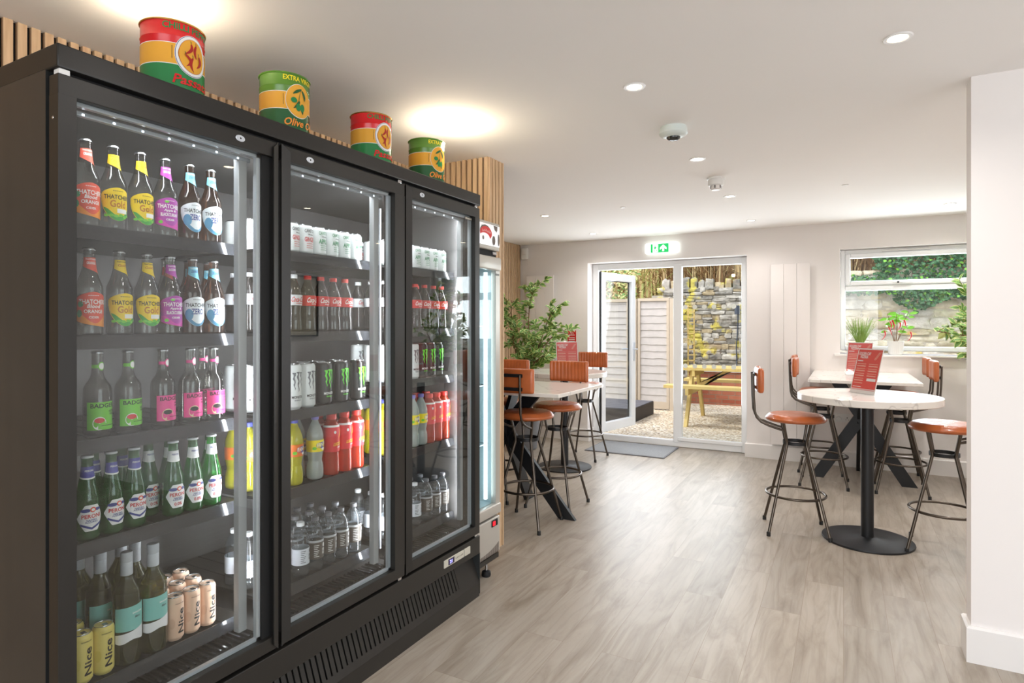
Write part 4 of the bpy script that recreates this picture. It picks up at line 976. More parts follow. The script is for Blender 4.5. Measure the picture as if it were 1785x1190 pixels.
row(2, 1, 0, [(CD, 1.603), (CR, 1.671), (CR, 1.738), (CR, 1.804), (CR, 1.870)])
row(2, 2, 0, [(EW, 1.598), (EW, 1.666), (E_, 1.753), (E_, 1.844), (E_, 1.945)])
row(2, 2, 1, [(E_, 1.720), (E_, 1.795), (E_, 1.900)])
row(2, 3, 0, [(FO, 1.607), (FL, 1.709), ('sport', 1.795), ('sport', 1.867), ('sport', 1.938)])
row(2, 3, 1, [(FL, 1.690), ('sport', 1.800), ('sport', 1.875)])
row(2, 4, 0, [(WW, 1.637), (WD, 1.709), (WD, 1.777), (WD, 1.847), (WD, 1.920)])
row(2, 4, 1, [(WD, 1.680), (WD, 1.750), (WD, 1.822), (WD, 1.895)]); row(2, 4, 2, [(WD, 1.690), (WD, 1.760), (WD, 1.830)])
for s_, k in enumerate((G, CD, EW, FO, WW)): glimpse(2, s_, k, 1.468, BACK)
row(3, 0, 0, [(A, 2.328), (A, 2.400), (A, 2.470), (A, 2.541)]); row(3, 0, 1, [(A, 2.30), (A, 2.37)])
row(3, 1, 0, [(CR, 2.341), (CR, 2.412), (CR, 2.486), (CR, 2.555)]); row(3, 1, 1, [(CR, 2.38), (CR, 2.45)])
row(3, 2, 0, [(EW, 2.316), (E_, 2.384), (E_, 2.451), (E_, 2.518)])
row(3, 3, 0, [(FL, 2.319), (FL, 2.3845), ('sport', 2.4495), ('sport', 2.5135), ('sport', 2.5765)]); row(3, 3, 1, [('sport', 2.30), ('sport', 2.372), ('sport', 2.445), ('sport', 2.53)])
row(3, 4, 0, [(WW, 2.335), (WD, 2.425), (WD, 2.497), (WD, 2.566)]); row(3, 4, 1, [(WD, 2.40), (WD, 2.48)])
for s_, k in enumerate((G, CD, EW, FO, WW)): glimpse(3, s_, k, 2.116, (-1.81,) + BACK)

# ================================================================== CATERING TINS ON THE COOLER
TRED = C_('tin_red', (222, 34, 40), 0.25); TYEL = C_('tin_yellow', (236, 172, 60), 0.25); TGRN = C_('tin_green', (44, 132, 74), 0.25); TOLV = C_('tin_olive', (92, 138, 52), 0.25); TDKG = C_('tin_dark_green', (40, 96, 56), 0.25); CHILI = C_('chilli_red', (176, 40, 34), 0.3)
GOLD = mat('gold_rim', (214, 164, 90), 0.25, 0.9)
def tin(kind):
    t = thing('catering_tin', '', 'tin'); r = 0.088; h = 0.243; chil = kind == 'chilli'
    prof = [(r, 0), (r, h - 0.050), (r + 0.0015, h - 0.048), (r, h - 0.046), (r, h)]
    rf = lambda z: r
    b = MB(); b.lathe([(r + 0.001, 0), (r + 0.002, 0.003), (r, 0.006), (r, h - 0.050), (r + 0.0012, h - 0.048), (r, h - 0.046), (r, h - 0.006)], TRED if chil else TOLV, 56, cap=False)
    b.lathe([(0.001, h - 0.012), (r - 0.003, h - 0.012)], ALU, 40, cap=False); b.build('tin_body', t)
    b = MB(); b.tube([((r + 0.001) * cos(i * pi / 28), (r + 0.001) * sin(i * pi / 28), h - 0.004) for i in range(56)], 0.003, GOLD if chil else TOLV, 6, closed=True); b.build('rim', t)
    b = MB(); up = 0.0
    patch(b, rf, -3.1, 3.1, 0.109, 0.171, TYEL, na=64, nz=2, off=0.0006); patch(b, rf, -3.1, 3.1, 0.004, 0.108, TGRN if chil else TDKG, na=64, nz=2, off=0.0006)
    patch(b, rf, -3.1, 3.1, 0.1075, 0.1095, INKW, na=64, nz=1, off=0.0010); patch(b, rf, -3.1, 3.1, 0.1700, 0.1720, INKW, na=64, nz=1, off=0.0010)
    blob(b, rf, up, 0.144, 0.052, 0.062, INKW, 0.0014, 40)
    if chil: blob(b, rf, up, 0.144, 0.0505, 0.0605, INKB, 0.0018, 40); blob(b, rf, up, 0.144, 0.0490, 0.0590, INKW, 0.0022, 40); blob(b, rf, up, 0.144, 0.041, 0.051, CHILI, 0.0026, 40)
    blob(b, rf, up, 0.144, 0.0400 if chil else 0.050, 0.0500 if chil else 0.060, TYEL, 0.0030, 40)
    def stroke(pts, w0, m, off=0.0036):
        vs = []; fs = []; n = len(pts)
        for i, (x, z) in enumerate(pts):
            x1, z1 = pts[min(i + 1, n - 1)]; x0_, z0_ = pts[max(i - 1, 0)]; dx, dz = x1 - x0_, z1 - z0_; L = math.hypot(dx, dz) or 1; q = i / (n - 1)
            w = w0 * max(0.08, sin(pi * min(1, q * 0.9 + 0.12)) ** 0.7)
            for s_ in (-.5, .5):
                xx = x - dz / L * w * s_; zz = z + dx / L * w * s_; a = up + xx / r; vs.append(((r + off) * cos(a), (r + off) * sin(a), 0.144 + zz))
        for i in range(n - 1): fs.append((2 * i, 2 * i + 1, 2 * i + 3, 2 * i + 2))
        b.add(vs, fs, m)
    def arc(x0, z0, x1, z1, bend, n=9):
        return [(x0 + (x1 - x0) * i / n + bend * sin(pi * i / n), z0 + (z1 - z0) * i / n) for i in range(n + 1)]
    if chil:
        for q in (arc(-0.006, 0.036, -0.026, 0.000, 0.010), arc(0.010, 0.036, 0.012, -0.004, -0.006), arc(-0.022, 0.000, -0.020, -0.034, 0.014), arc(0.000, -0.004, 0.002, -0.046, -0.008), arc(0.020, 0.008, 0.012, -0.030, 0.010)):
            stroke(q, 0.0090, CHILI); stroke([(q[0][0], q[0][1]), (q[0][0] - 0.001, q[0][1] + 0.006), (q[0][0] - 0.003, q[0][1] + 0.010)], 0.0022, TDKG, 0.004)
        wrap_text(b, 'CHILLI PEPPERS', rf, 0.223, 0.172, 0.020, TGRN, ang=0.02, off=0.0012); wrap_text(b, 'Passata', rf, 0.066, 0.118, 0.028, TRED, ang=0.06, off=0.0034, shear=0.25); 
    else:
        stroke(arc(0.006, 0.046, -0.002, -0.040, -0.006), 0.002, TDKG)
        for q in (arc(0.006, 0.044, -0.026, 0.022, -0.002), arc(0.008, 0.040, 0.022, 0.006, 0.004), arc(-0.002, 0.000, -0.024, -0.030, 0.004), arc(0.002, -0.02, 0.012, -0.046, 0.002)): stroke(q, 0.010, TDKG)
        for x, z, a, c in ((-0.022, 0.000, 0.011, 0.010), (-0.006, -0.024, 0.009, 0.014), (0.010, -0.022, 0.009, 0.014)):
            blob(b, rf, up + x / r, 0.144 + z, a, c, TGRN, 0.0040)
        wrap_text(b, 'EXTRA VIRGIN', rf, 0.223, 0.128, 0.018, L_FANY, ang=0.05, off=0.0012); wrap_text(b, 'Olive Oil', rf, 0.064, 0.120, 0.028, L_AMB, ang=0.06, off=0.0034, shear=0.25)
    [patch(b, rf, -0.672, -0.650, 0.124 + k_ * 0.0033, 0.1262 + k_ * 0.0033, INK, off=0.0012, na=1, nz=1) for k_ in range(12)]
    b.build('label', t)
    return t
t1 = tin('chilli'); t2 = tin('olive'); t3 = dup(t1); t4 = dup(t2)
for t, y, rz, lb in ((t1, 1.150, 4, 'red chilli tin nearest the camera, leftmost on top of the cooler'), (t2, 1.580, -6, 'larger-looking green olive oil tin, second from left on the cooler'),
                 (t3, 2.052, -4, 'red chilli tin between the two green tins on the cooler'), (t4, 2.457, -8, 'green olive oil tin at the pier end of the cooler top')):
    t.location = (-1.83, y, 2.0555); t.rotation_euler = (0, 0, R(rz)); t['label'] = lb; t['group'] = 'catering tins on the drinks cooler'

# ================================================================== SLIM MILK COOLER
mk = thing('milk_cooler', 'slim silver upright cooler with cow-print header beside the pier', 'cooler', (0, 0, 0))
MX = -1.70; my0, my1 = 2.668, 2.968; SIL = mat('silver_paint', (186, 182, 174), 0.32, 0.35)
b = MB(); b.box((-2.16, my0, 0.13), (MX - 0.03, my1, 0.38), SIL); b.box((-2.16, my0, 1.76), (MX - 0.03, my1, 1.955), SIL)
b.box((-2.16, my0, 0.38), (-2.14, my1, 1.76), SIL); b.box((-2.16, my0, 0.38), (MX - 0.03, my0 + 0.02, 1.76), SIL); b.box((-2.16, my1 - 0.02, 0.38), (MX - 0.03, my1, 1.76), SIL); b.build('cabinet', mk, smooth=False)
b = MB(); b.rbox((MX - 0.03, my0, 1.80), (MX, my1, 1.955), SIL, 0.008)
LIT = mat('header_panel', (240, 242, 246), 0.4, emit=0.25); COW = mat('cow_brown', (104, 92, 84), 0.5); b.box((MX, my0 + 0.01, 1.822), (MX + 0.0015, my1 - 0.006, 1.938), LIT)
M = YZ(my0 + 0.15, 1.88, MX + 0.0022)
poly(b, [(-0.012, -0.005 + 0.05), (-0.05, 0.045), (-0.055, 0.02), (-0.02, 0.012)], COW, M)
poly(b, ell(-0.01, 0.012, 0.058, 0.038, 24), COW, M, 0.0002); poly(b, ell(-0.004, 0.006, 0.062, 0.036, 24), L_RED, M, 0.0005); poly(b, ell(-0.02, -0.022, 0.055, 0.028, 24), LIT, M, 0.0008)
for k_ in range(11):      # illegible white script on the red swoosh
    x_ = -0.045 + k_ * 0.0085; h_ = 0.011 if k_ in (0, 3, 5, 8) else 0.006; poly(b, [(x_, 0.014 - 0.0012 * abs(k_ - 4)), (x_ + 0.0022, 0.014 - 0.0012 * abs(k_ - 4)), (x_ + 0.005, 0.018 + h_ - 0.0012 * abs(k_ - 4)), (x_ + 0.003, 0.018 + h_ - 0.0012 * abs(k_ - 4))], INKW, M, 0.0012)
poly(b, [(0.075, 0.056), (0.118, 0.056), (0.116, 0.034), (0.106, 0.022), (0.096, 0.030), (0.086, 0.034)], COW, M, 0.0006); poly(b, ell(0.078, -0.026, 0.017, 0.026, 14), COW, M, 0.0006); poly(b, ell(0.132, -0.018, 0.010, 0.034, 12), COW, M, 0.0006)
poly(b, ell(-0.035, -0.022, 0.010, 0.012, 10), COW, M, 0.001)
b.build('header', mk, smooth=False)
b = MB(); b.box((MX - 0.05, my0 + 0.01, 1.765), (MX - 0.02, my1 - 0.01, 1.80), BLACKD); b.rbox((MX - 0.04, my1 - 0.06, 1.778), (MX - 0.008, my1 - 0.02, 1.795), CHROME, 0.003); b.build('hinge_gap', mk, smooth=False)
b = MB(); dz0, dz1 = 0.335, 1.765
b.rbox((MX - 0.03, my0, dz1 - 0.075), (MX + 0.012, my1, dz1), SIL, 0.012, 3); b.rbox((MX - 0.03, my0, dz0), (MX + 0.012, my1, dz0 + 0.060), SIL, 0.012, 3)
b.box((MX - 0.03, my0, dz0 + 0.05), (MX, my0 + 0.03, dz1 - 0.05), SIL); b.box((MX - 0.03, my1 - 0.045, dz0 + 0.05), (MX, my1, dz1 - 0.05), SIL)
flat_text(b, 'mino', (0, 0), 0.046, 0.014, INK, YZ(my1 - 0.034, dz1 - 0.095, MX + 0.0012))
md = b.build('door', mk)
b = MB(); b.box((MX - 0.02, my0 + 0.03, dz0 + 0.055), (MX - 0.014, my1 - 0.045, dz1 - 0.07), PANE); b.build('pane', md, smooth=False)
b = MB()
WL = mat('white_lining', (178, 200, 206), 0.4)
b.box((-2.138, my0 + 0.02, 0.382), (-2.13, my1 - 0.02, 1.758), WL); b.box((-2.13, my0 + 0.0205, 0.382), (MX - 0.035, my0 + 0.028, 1.758), WL); b.box((-2.13, my1 - 0.028, 0.382), (MX - 0.035, my1 - 0.0205, 1.758), WL)
b.box((-2.13, my0 + 0.02, 0.381), (MX - 0.035, my1 - 0.02, 0.39), WL); b.build('lining', mk, smooth=False)
b = MB(); b.box((MX - 0.055, my1 - 0.085, 0.42), (MX - 0.040, my1 - 0.068, 1.68), mat('milk_led', (225, 248, 255), 0.4, emit=3.5)); b.build('light_strip', mk, smooth=False)
for z in (0.72, 1.05, 1.38):
    b = MB()
    for i in range(9): b.tube([(-2.12 + i * 0.045, my0 + 0.03, z), (-2.12 + i * 0.045, my1 - 0.03, z)], 0.002, CHROME, 6)
    b.tube([(-2.12, my0 + 0.03, z), (MX - 0.06, my0 + 0.03, z), (MX - 0.06, my1 - 0.03, z), (-2.12, my1 - 0.03, z)], 0.003, CHROME, 6); b.build('wire_shelf', mk)
b = MB(); b.rbox((MX - 0.03, my0, 0.118), (MX + 0.004, my1, 0.322), SIL, 0.012, 3)
for i in range(30): b.box((MX + 0.002, my0 + 0.015 + i * 0.009, 0.125), (MX + 0.005, my0 + 0.019 + i * 0.009, 0.142 + 0.035 * (i / 29) ** 3), COW)
b.build('lower_panel', mk)
b = MB(); b.rbox((MX + 0.003, my1 - 0.10, 0.275), (MX + 0.008, my1 - 0.035, 0.312), BLACKD, 0.003); b.rbox((MX + 0.006, my1 - 0.092, 0.281), (MX + 0.012, my1 - 0.066, 0.306), mat('lit_red_switch', (220, 20, 40), 0.3, emit=0.8), 0.003); b.build('switch', mk)
b = MB(); b.box((-2.14, my0 + 0.01, 0.085), (MX - 0.005, my1 - 0.004, 0.112), BLACKM); b.build('base_bar', mk, smooth=False)
for x, y in ((MX - 0.035, my1 - 0.09), (MX - 0.035, my0 + 0.05), (-2.10, my1 - 0.06), (-2.10, my0 + 0.05)):
    b = MB(); b.lathe([(0.024, 0), (0.026, 0.008), (0.024, 0.026), (0.012, 0.032)], IRON, 20); b.lathe([(0.007, 0.03), (0.007, 0.09)], CHROME, 12); b.build('foot', mk, (x, y, 0))
# ================================================================== BAR STOOLS
def ribbed_seat(r=0.187, th=0.05):
    b = MB(); NR, NA = 26, 80; vs = [(0, 0, 0.0)]; fs = []
    rib = lambda y: 0.0035 * abs(sin(pi * y / 0.032)) ** 0.6
    prof = [(r * i / NR, th * 0.0) for i in range(1, NR + 1)]
    vs = [(0, 0, th + rib(0) - 0.003)]
    for i in range(1, NR + 1):
        q = i / NR; rr = r * q
        drop = th * 0.42 * max(0, (q - 0.78) / 0.22) ** 2.4
        for k in range(NA):
            a = 2 * pi * k / NA; x, y = rr * cos(a), rr * sin(a)
            vs.append((x, y, th - 0.003 + rib(x) * (1 - max(0, q - 0.9) * 9) - drop - 0.004 * q * q))
    for k in range(NA): fs.append((0, 1 + k, 1 + (k + 1) % NA))
    for i in range(NR - 1):
        for k in range(NA):
            a, c = 1 + i * NA + k, 1 + i * NA + (k + 1) % NA; fs.append((a, a + NA, c + NA, c))
    base = 1 + (NR - 1) * NA
    for rr, z in ((r + 0.003, th * 0.36), (r + 0.001, th * 0.18), (r - 0.008, 0.0)):
        o = len(vs)
        for k in range(NA): a = 2 * pi * k / NA; vs.append((rr * cos(a), rr * sin(a), z))
        for k in range(NA): fs.append((base + k, base + (k + 1) % NA, o + (k + 1) % NA, o + k))
        base = o
    fs.append(tuple(base + k for k in range(NA)))
    b.add(vs, fs, LEATHER); return b
def ribbed_back(w=0.335, h=0.165, t=0.036):
    """cushion centred at x=0, front face towards +Y, ribs vertical"""
    b = MB(); N = 100; K = 20; vs = []; fs = []
    for i in range(N + 1):
        u = -1 + 2 * i / N; x = u * w / 2; e = max(0, (abs(u) - 0.90) / 0.10); sc = math.sqrt(max(0.0, 1 - e * e)); sc = 0.25 + 0.75 * sc
        hs = h * (0.90 + 0.10 * math.sqrt(max(0.0, 1 - e * e))); rib = 0.004 * abs(sin(pi * (x + w / 2) / 0.0305)) ** 0.6 * (1 if e == 0 else 0)
        bow = 0.018 * u * u
        for k in range(K):
            q = 2 * pi * k / K; cy, cz = cos(q), sin(q); cy = math.copysign(abs(cy) ** 0.55, cy); cz = math.copysign(abs(cz) ** 0.35, cz)
            vs.append((x, bow + cy * t / 2 * sc + (rib if cy > 0.5 else 0), cz * hs / 2))
    for i in range(N):
        for k in range(K): k2 = (k + 1) % K; fs.append((i * K + k, i * K + k2, (i + 1) * K + k2, (i + 1) * K + k))
    fs.append(tuple(range(K))); fs.append(tuple(N * K + k for k in range(K)))
    b.add(vs, fs, LEATHER); return b
def make_stool():
    t = thing('bar_stool', '', 'stool')
    ribbed_seat().build('seat', t, (0, 0, 0.742), angle=60)
    c = math.sqrt(0.5)
    def leg_r(z): return 0.082 + (0.262 - 0.082) * (0.593 - z) / 0.593 if z < 0.593 else 0.082 + (0.118 - 0.082) * (z - 0.593) / 0.15
    for sx, sy in ((1, 1), (1, -1), (-1, 1), (-1, -1)):
        pts = [(sx * c * leg_r(z), sy * c * leg_r(z), z) for z in (0.012, 0.2, 0.4, 0.565, 0.593, 0.615, 0.68, 0.743)]
        b = MB(); b.tube(pts, 0.0095, GUNM, 12); lg = b.build('leg', t, angle=50)
        b = MB(); r0 = leg_r(0.0); b.lathe([(0.0125, 0), (0.0125, 0.024), (0.010, 0.028)], GASKET, 16, T(sx * c * leg_r(0.012), sy * c * leg_r(0.012), 0)); b.build('foot_cap', lg)
    b = MB(); b.lathe([(0.076, 0.583), (0.080, 0.583), (0.080, 0.606), (0.076, 0.606), (0.076, 0.583)], IRON, 40, cap=False); b.build('collar_ring', t)
    b = MB(); rr = leg_r(0.25) - 0.002; b.tube([(rr * cos(i * pi / 30), rr * sin(i * pi / 30), 0.25) for i in range(60)], 0.0085, GUNM, 10, closed=True); b.build('footrest_ring', t, angle=60)
    b = MB()
    b.box((-0.12, -0.014, 0.737), (0.12, 0.014, 0.743), IRON, T(rz=pi / 4)); b.box((-0.12, -0.014, 0.737), (0.12, 0.014, 0.743), IRON, T(rz=-pi / 4)); b.build('seat_bracket', t, smooth=False)
    for sx in (-1, 1):
        K = [(0.072, -0.080, 0.682), (0.075, -0.120, 0.693), (0.080, -0.175, 0.712), (0.083, -0.222, 0.735), (0.085, -0.250, 0.765), (0.085, -0.262, 0.805), (0.085, -0.268, 0.90), (0.085, -0.272, 1.06)]
        b = MB(); b.tube([(sx * x, y, z) for x, y, z in K], 0.008, GUNM, 12); b.build('back_tube', t, angle=60)
    b = MB()
    for z in (0.965, 1.055): b.box((-0.10, -0.266, z - 0.011), (0.10, -0.262, z + 0.011), IRON)
    b.build('back_bracket', t, smooth=False)
    ribbed_back().build('backrest', t, (0, -0.244, 1.018), angle=60)
    return t
st0 = make_stool()
STOOLS = [  # x, y, facing angle (local +Y looks this way), label
    (-0.285, 4.530, R(-90 + 10), 'tan leather bar stool left of the round marble table, nearest complete stool on the right'),
    (0.545, 4.555, R(90 - 8), 'tan leather bar stool right of the round table, cut off by the partition'),
    (-0.150, 5.985, R(-90), 'left nearer tan bar stool at the far rectangular table under the window'),
    (-0.190, 6.520, R(-90), 'left farther tan bar stool at the rectangular table, half hidden by its neighbour'),
    (0.420, 6.010, R(90), 'right nearer tan bar stool at the rectangular table under the window'),
    (0.425, 6.540, R(90), 'right farther tan bar stool at the table under the window, beside the sill'),
    (-1.950, 3.790, R(0), 'tan bar stool seen from behind beside the slim silver cooler'),
    (-1.945, 4.290, R(180), 'tan bar stool facing camera across the left rectangular table'),
    (-2.470, 4.290, R(180), 'tan bar stool mostly hidden behind the pier, only its backrest corner showing'),
    (-2.395, 5.995, R(180), 'tan bar stool nearest the open garden door, behind the left round table'),
]
for i, (x, y, a, lb) in enumerate(STOOLS):
    o = st0 if i == 0 else dup(st0)
    o.location = (x, y, 0); o.rotation_euler = (0, 0, a); o['label'] = lb; o['group'] = 'tan leather bar stools'

# ================================================================== TABLES
def round_table():
    t = thing('round_bar_table', '', 'table')
    b = MB(); b.lathe([(0.404, 0), (0.409, 0.004), (0.41, 0.04), (0.407, 0.044)], MARBLE, 96); b.build('tabletop', t, (0, 0, 0.896))
    b = MB(); b.lathe([(0.037, 0.018), (0.037, 0.885)], IRON, 40); b.lathe([(0.12, 0.885), (0.12, 0.896)], IRON, 40); b.build('column', t)
    b = MB(); b.lathe([(0.262, 0), (0.264, 0.006), (0.262, 0.012), (0.06, 0.020), (0.05, 0.026)], IRON, 80); b.build('base_plate', t)
    return t
rt = round_table(); rt.location = (0.135, 4.540, 0); rt['label'] = 'round white marble-topped bar table with black disc base at right'; rt['group'] = 'round marble bar tables'
r2 = dup(rt); r2.location = (-2.405, 5.480, 0); r2['label'] = 'round marble bar table behind the left stools, near the garden door'; r2['group'] = 'round marble bar tables'
def rect_table(L, Wd, spread_l, spread_w):
    t = thing('rectangular_bar_table', '', 'table')
    b = MB(); b.rbox((-L / 2, -Wd / 2, 0.915), (L / 2, Wd / 2, 0.940), MARBLE, 0.003); b.build('tabletop', t)
    b = MB(); b.box((-L / 2 + 0.28, -0.04, 0.905), (L / 2 - 0.28, 0.04, 0.915), IRON); b.box((-0.04, -Wd / 2 + 0.13, 0.905), (0.04, Wd / 2 - 0.13, 0.915), IRON)
    b.box((-0.22, -0.22, 0.900), (0.22, 0.22, 0.906), IRON); b.build('top_frame', t, smooth=False)
    for ax, s_ in ((0, 1), (0, -1), (1, 1), (1, -1)):
        sp = spread_l if ax == 0 else spread_w; tp = 0.26 if ax == 0 else 0.20
        p0 = (-s_ * tp, 0.905); p1 = (s_ * sp, 0.0); off = 0.018 * s_
        hw = 0.05; dx, dz = p1[0] - p0[0], p1[1] - p0[1]; k = hw * math.hypot(dx, dz) / abs(dz)
        q = [(p0[0] - k, p0[1]), (p0[0] + k, p0[1]), (p1[0] + k, p1[1]), (p1[0] - k, p1[1])]
        vs = []
        for o in (off - 0.015, off + 0.015):
            for x, z in q: vs.append((x, o, z) if ax == 0 else (o, x, z))
        b = MB(); b.add(vs, [(0, 1, 2, 3), (7, 6, 5, 4), (0, 4, 5, 1), (1, 5, 6, 2), (2, 6, 7, 3), (3, 7, 4, 0)], IRON); b.build('leg', t, smooth=False)
    return t
q1 = rect_table(1.24, 0.80, 0.50, 0.36); q1.location = (-2.235, 3.985, 0); q1['label'] = 'rectangular marble bar table with crossed black legs among the left stools'; q1['group'] = 'rectangular marble bar tables'
q2 = dup(q1); q2.location = (0.140, 6.225, 0); q2.rotation_euler = (0, 0, pi / 2); q2['label'] = 'rectangular marble bar table with crossed legs under the garden window'; q2['group'] = 'rectangular marble bar tables'

# ------------------------------------------------------------------ menu stands
MENU = C_('menu_red', (226, 84, 78), 0.4); MENU2 = C_('menu_print', (238, 178, 160), 0.5); MENUW = C_('menu_paper', (240, 236, 232), 0.4)
def menu():
    t = thing('menu_stand', '', 'menu'); w, h, th = 0.105, 0.30, R(14)
    Mx = T(rx=pi / 2 - th)      # local x right, y up the leaning card; viewer on -Y
    b = MB(); b.box((-w, 0.0, -0.0012), (w, h, 0.0012), MENUW, Mx)
    Mf = Mx @ T(0, 0, 0.0016)
    poly(b, [(-w + 0.006, 0.032), (w - 0.006, 0.032), (w - 0.006, h - 0.007), (-w + 0.006, h - 0.007)], MENU, Mf)
    flat_text(b, 'GOLDEN CAP\nPIZZERIA', (-0.042, h - 0.045), 0.100, 0.042, INKW, Mf @ T(0, 0, 0.0004))
    bar = lambda x0, x1, y, hh, m=MENU2: poly(b, [(x0, y), (x1, y), (x1, y + hh), (x0, y + hh)], m, Mf, 0.0004)
    bar(-0.092, -0.045, h - 0.086, 0.006, MENUW)
    for k in range(9): bar(-0.090, -0.015, 0.195 - k * 0.016, 0.004 + 0.003 * (k % 2)); 
    for k in range(6): bar(0.010, 0.085, 0.195 - k * 0.016, 0.004 + 0.003 * (k % 2))
    bar(0.015, 0.090, 0.085, 0.018, MENUW); bar(-0.090, -0.02, 0.042, 0.004, MENUW)
    for k in range(22): poly(b, [(-0.096 + k * 0.0088, 0.022), (-0.0916 + k * 0.0088, 0.022), (-0.0872 + k * 0.0088, 0.029), (-0.0916 + k * 0.0088, 0.029)], MENU, Mf, 0.0004)
    for k in range(7):
        x, y = 0.052 + k * 0.005, h - 0.075 + k * 0.0075
        for s_ in (-1, 1): poly(b, [(x, y), (x + s_ * 0.009, y + 0.004), (x + s_ * 0.006 + 0.002, y + 0.012)], MENU2, Mf, 0.0004)
    b.build('card', t, smooth=False)
    b = MB(); b.box((-w - 0.002, -0.001, 0.0024), (w + 0.002, h + 0.002, 0.0034), ACRYL, Mx); b.box((-w - 0.002, -0.075, 0.0), (w + 0.002, 0.03, 0.0022), ACRYL, T(0, 0.06, 0))
    b.build('acrylic_holder', t, smooth=False)
    return t
m1 = menu(); m1.location = (0.105, 4.565, 0.942); m1.rotation_euler = (0, 0, R(-50)); m1['label'] = 'red menu card in clear stand on the round right-hand table'
m2 = dup(m1); m2.location = (0.110, 6.300, 0.942); m2.rotation_euler = (0, 0, R(-22)); m2['label'] = 'red menu card in clear stand on the rectangular window table'
m3 = dup(m1); m3.location = (-2.300, 5.32, 0.942); m3.rotation_euler = (0, 0, R(34)); m3['label'] = 'red menu card in clear stand on the left round table by the leafy tree'
for m in (m1, m2, m3): m['group'] = 'red pizza menu stands'

# door mat
t = thing('door_mat', 'grey ribbed door mat on the floor inside the garden door', 'mat', (-2.085, 6.63, 0.0))
b = MB(); b.rbox((-0.445, -0.325, 0.0), (0.445, 0.325, 0.009), mat('mat_rubber', (110, 110, 112), 0.8), 0.004); b.build('rubber_backing', t)
b = MB()
for i in range(62): b.box((-0.43, -0.312 + i * 0.0101, 0.008), (0.43, -0.306 + i * 0.0101, 0.012), mat('mat_pile', (160, 162, 164), 0.95, var=0.15, scale=60))
b.build('pile', t, smooth=False)

# ================================================================== PLANTS
def leaf(b, p, d, L, wd, m_in, m_edge=None, up=None, curl=0.25):
    d = Vector(d).normalized(); u = Vector(up) if up else Vector((0, 0, 1))
    s_ = d.cross(u); s_ = s_.normalized() if s_.length > 0.05 else Vector((1, 0, 0)); n = s_.cross(d)
    P = Vector(p); K = [(0, 0.0), (0.18, 0.55), (0.42, 1.0), (0.70, 0.78), (1.0, 0.0)]
    def ring(f, lift):
        vs = []
        for q, w in K: vs.append(P + d * (q * L) - n * (curl * L * q * q) + n * lift)
        for q, w in K[1:-1]:
            c = P + d * (q * L) - n * (curl * L * q * q) + n * lift
            vs.append(c + s_ * w * wd / 2 * f + n * 0.10 * wd * f); vs.append(c - s_ * w * wd / 2 * f + n * 0.10 * wd * f)
        return vs
    F = [(0, 5, 1), (0, 1, 6), (1, 5, 7, 2), (1, 2, 8, 6), (2, 7, 9, 3), (2, 3, 10, 8), (3, 9, 4), (3, 4, 10)]
    if m_edge is not None:
        b.add(ring(1.0, 0), F, m_edge); b.add(ring(0.66, 0.0012), F, m_in)
    else: b.add(ring(1.0, 0), F, m_in)
def rnd(a, b_): return random.uniform(a, b_)
def ficus(name, label, loc, stems, pot):
    t = thing(name, label, 'plant', loc)
    pot(t)
    bt = MB(); bl = MB()
    for s0 in stems:
        pts = [Vector(p) for p in s0]
        bt.tube(pts, 0.010, BARK, 8, taper=0.004)
        for i in range(1, len(pts)):
            a, c = pts[i - 1], pts[i]
            for k in range(5):
                q = (k + rnd(0, 1)) / 5; p = a.lerp(c, q)
                if i == 1 and len(pts) > 3 and p.z < 0.75 * pts[-1].z * 0.8: continue
                d = ((c - a).normalized() * rnd(0.2, 0.8) + Vector((rnd(-1, 1), rnd(-1, 1), rnd(-0.3, 0.6)))).normalized(); L = rnd(0.12, 0.24)
                e = p + d * L; m_ = p.lerp(e, 0.5) + Vector((0, 0, 0.015)); bt.tube([p, m_, e], 0.003, BARK, 5, taper=0.0015)
                for j in range(12):
                    pp = p.lerp(e, 0.2 + 0.8 * j / 11); dd = (d * 0.8 + Vector((rnd(-1, 1), rnd(-1, 1), rnd(-0.7, 0.5)))).normalized()
                    leaf(bl, pp, dd, rnd(0.058, 0.090), rnd(0.038, 0.054), LEAFG, LEAFE, up=(rnd(-.2, .7), rnd(-1.3, -.2), 0.8))
    bt.build('branches', t, angle=60); bl.build('foliage', t, smooth=False)
    return t
def floorpot(t):
    b = MB(); b.lathe([(0.12, 0), (0.13, 0.01), (0.16, 0.30), (0.165, 0.32), (0.15, 0.32), (0.145, 0.29)], mat('grey_planter', (120, 120, 122), 0.6), 40); b.lathe([(0.0, 0.295), (0.146, 0.295)], SOIL, 30, cap=False); b.build('pot', t)
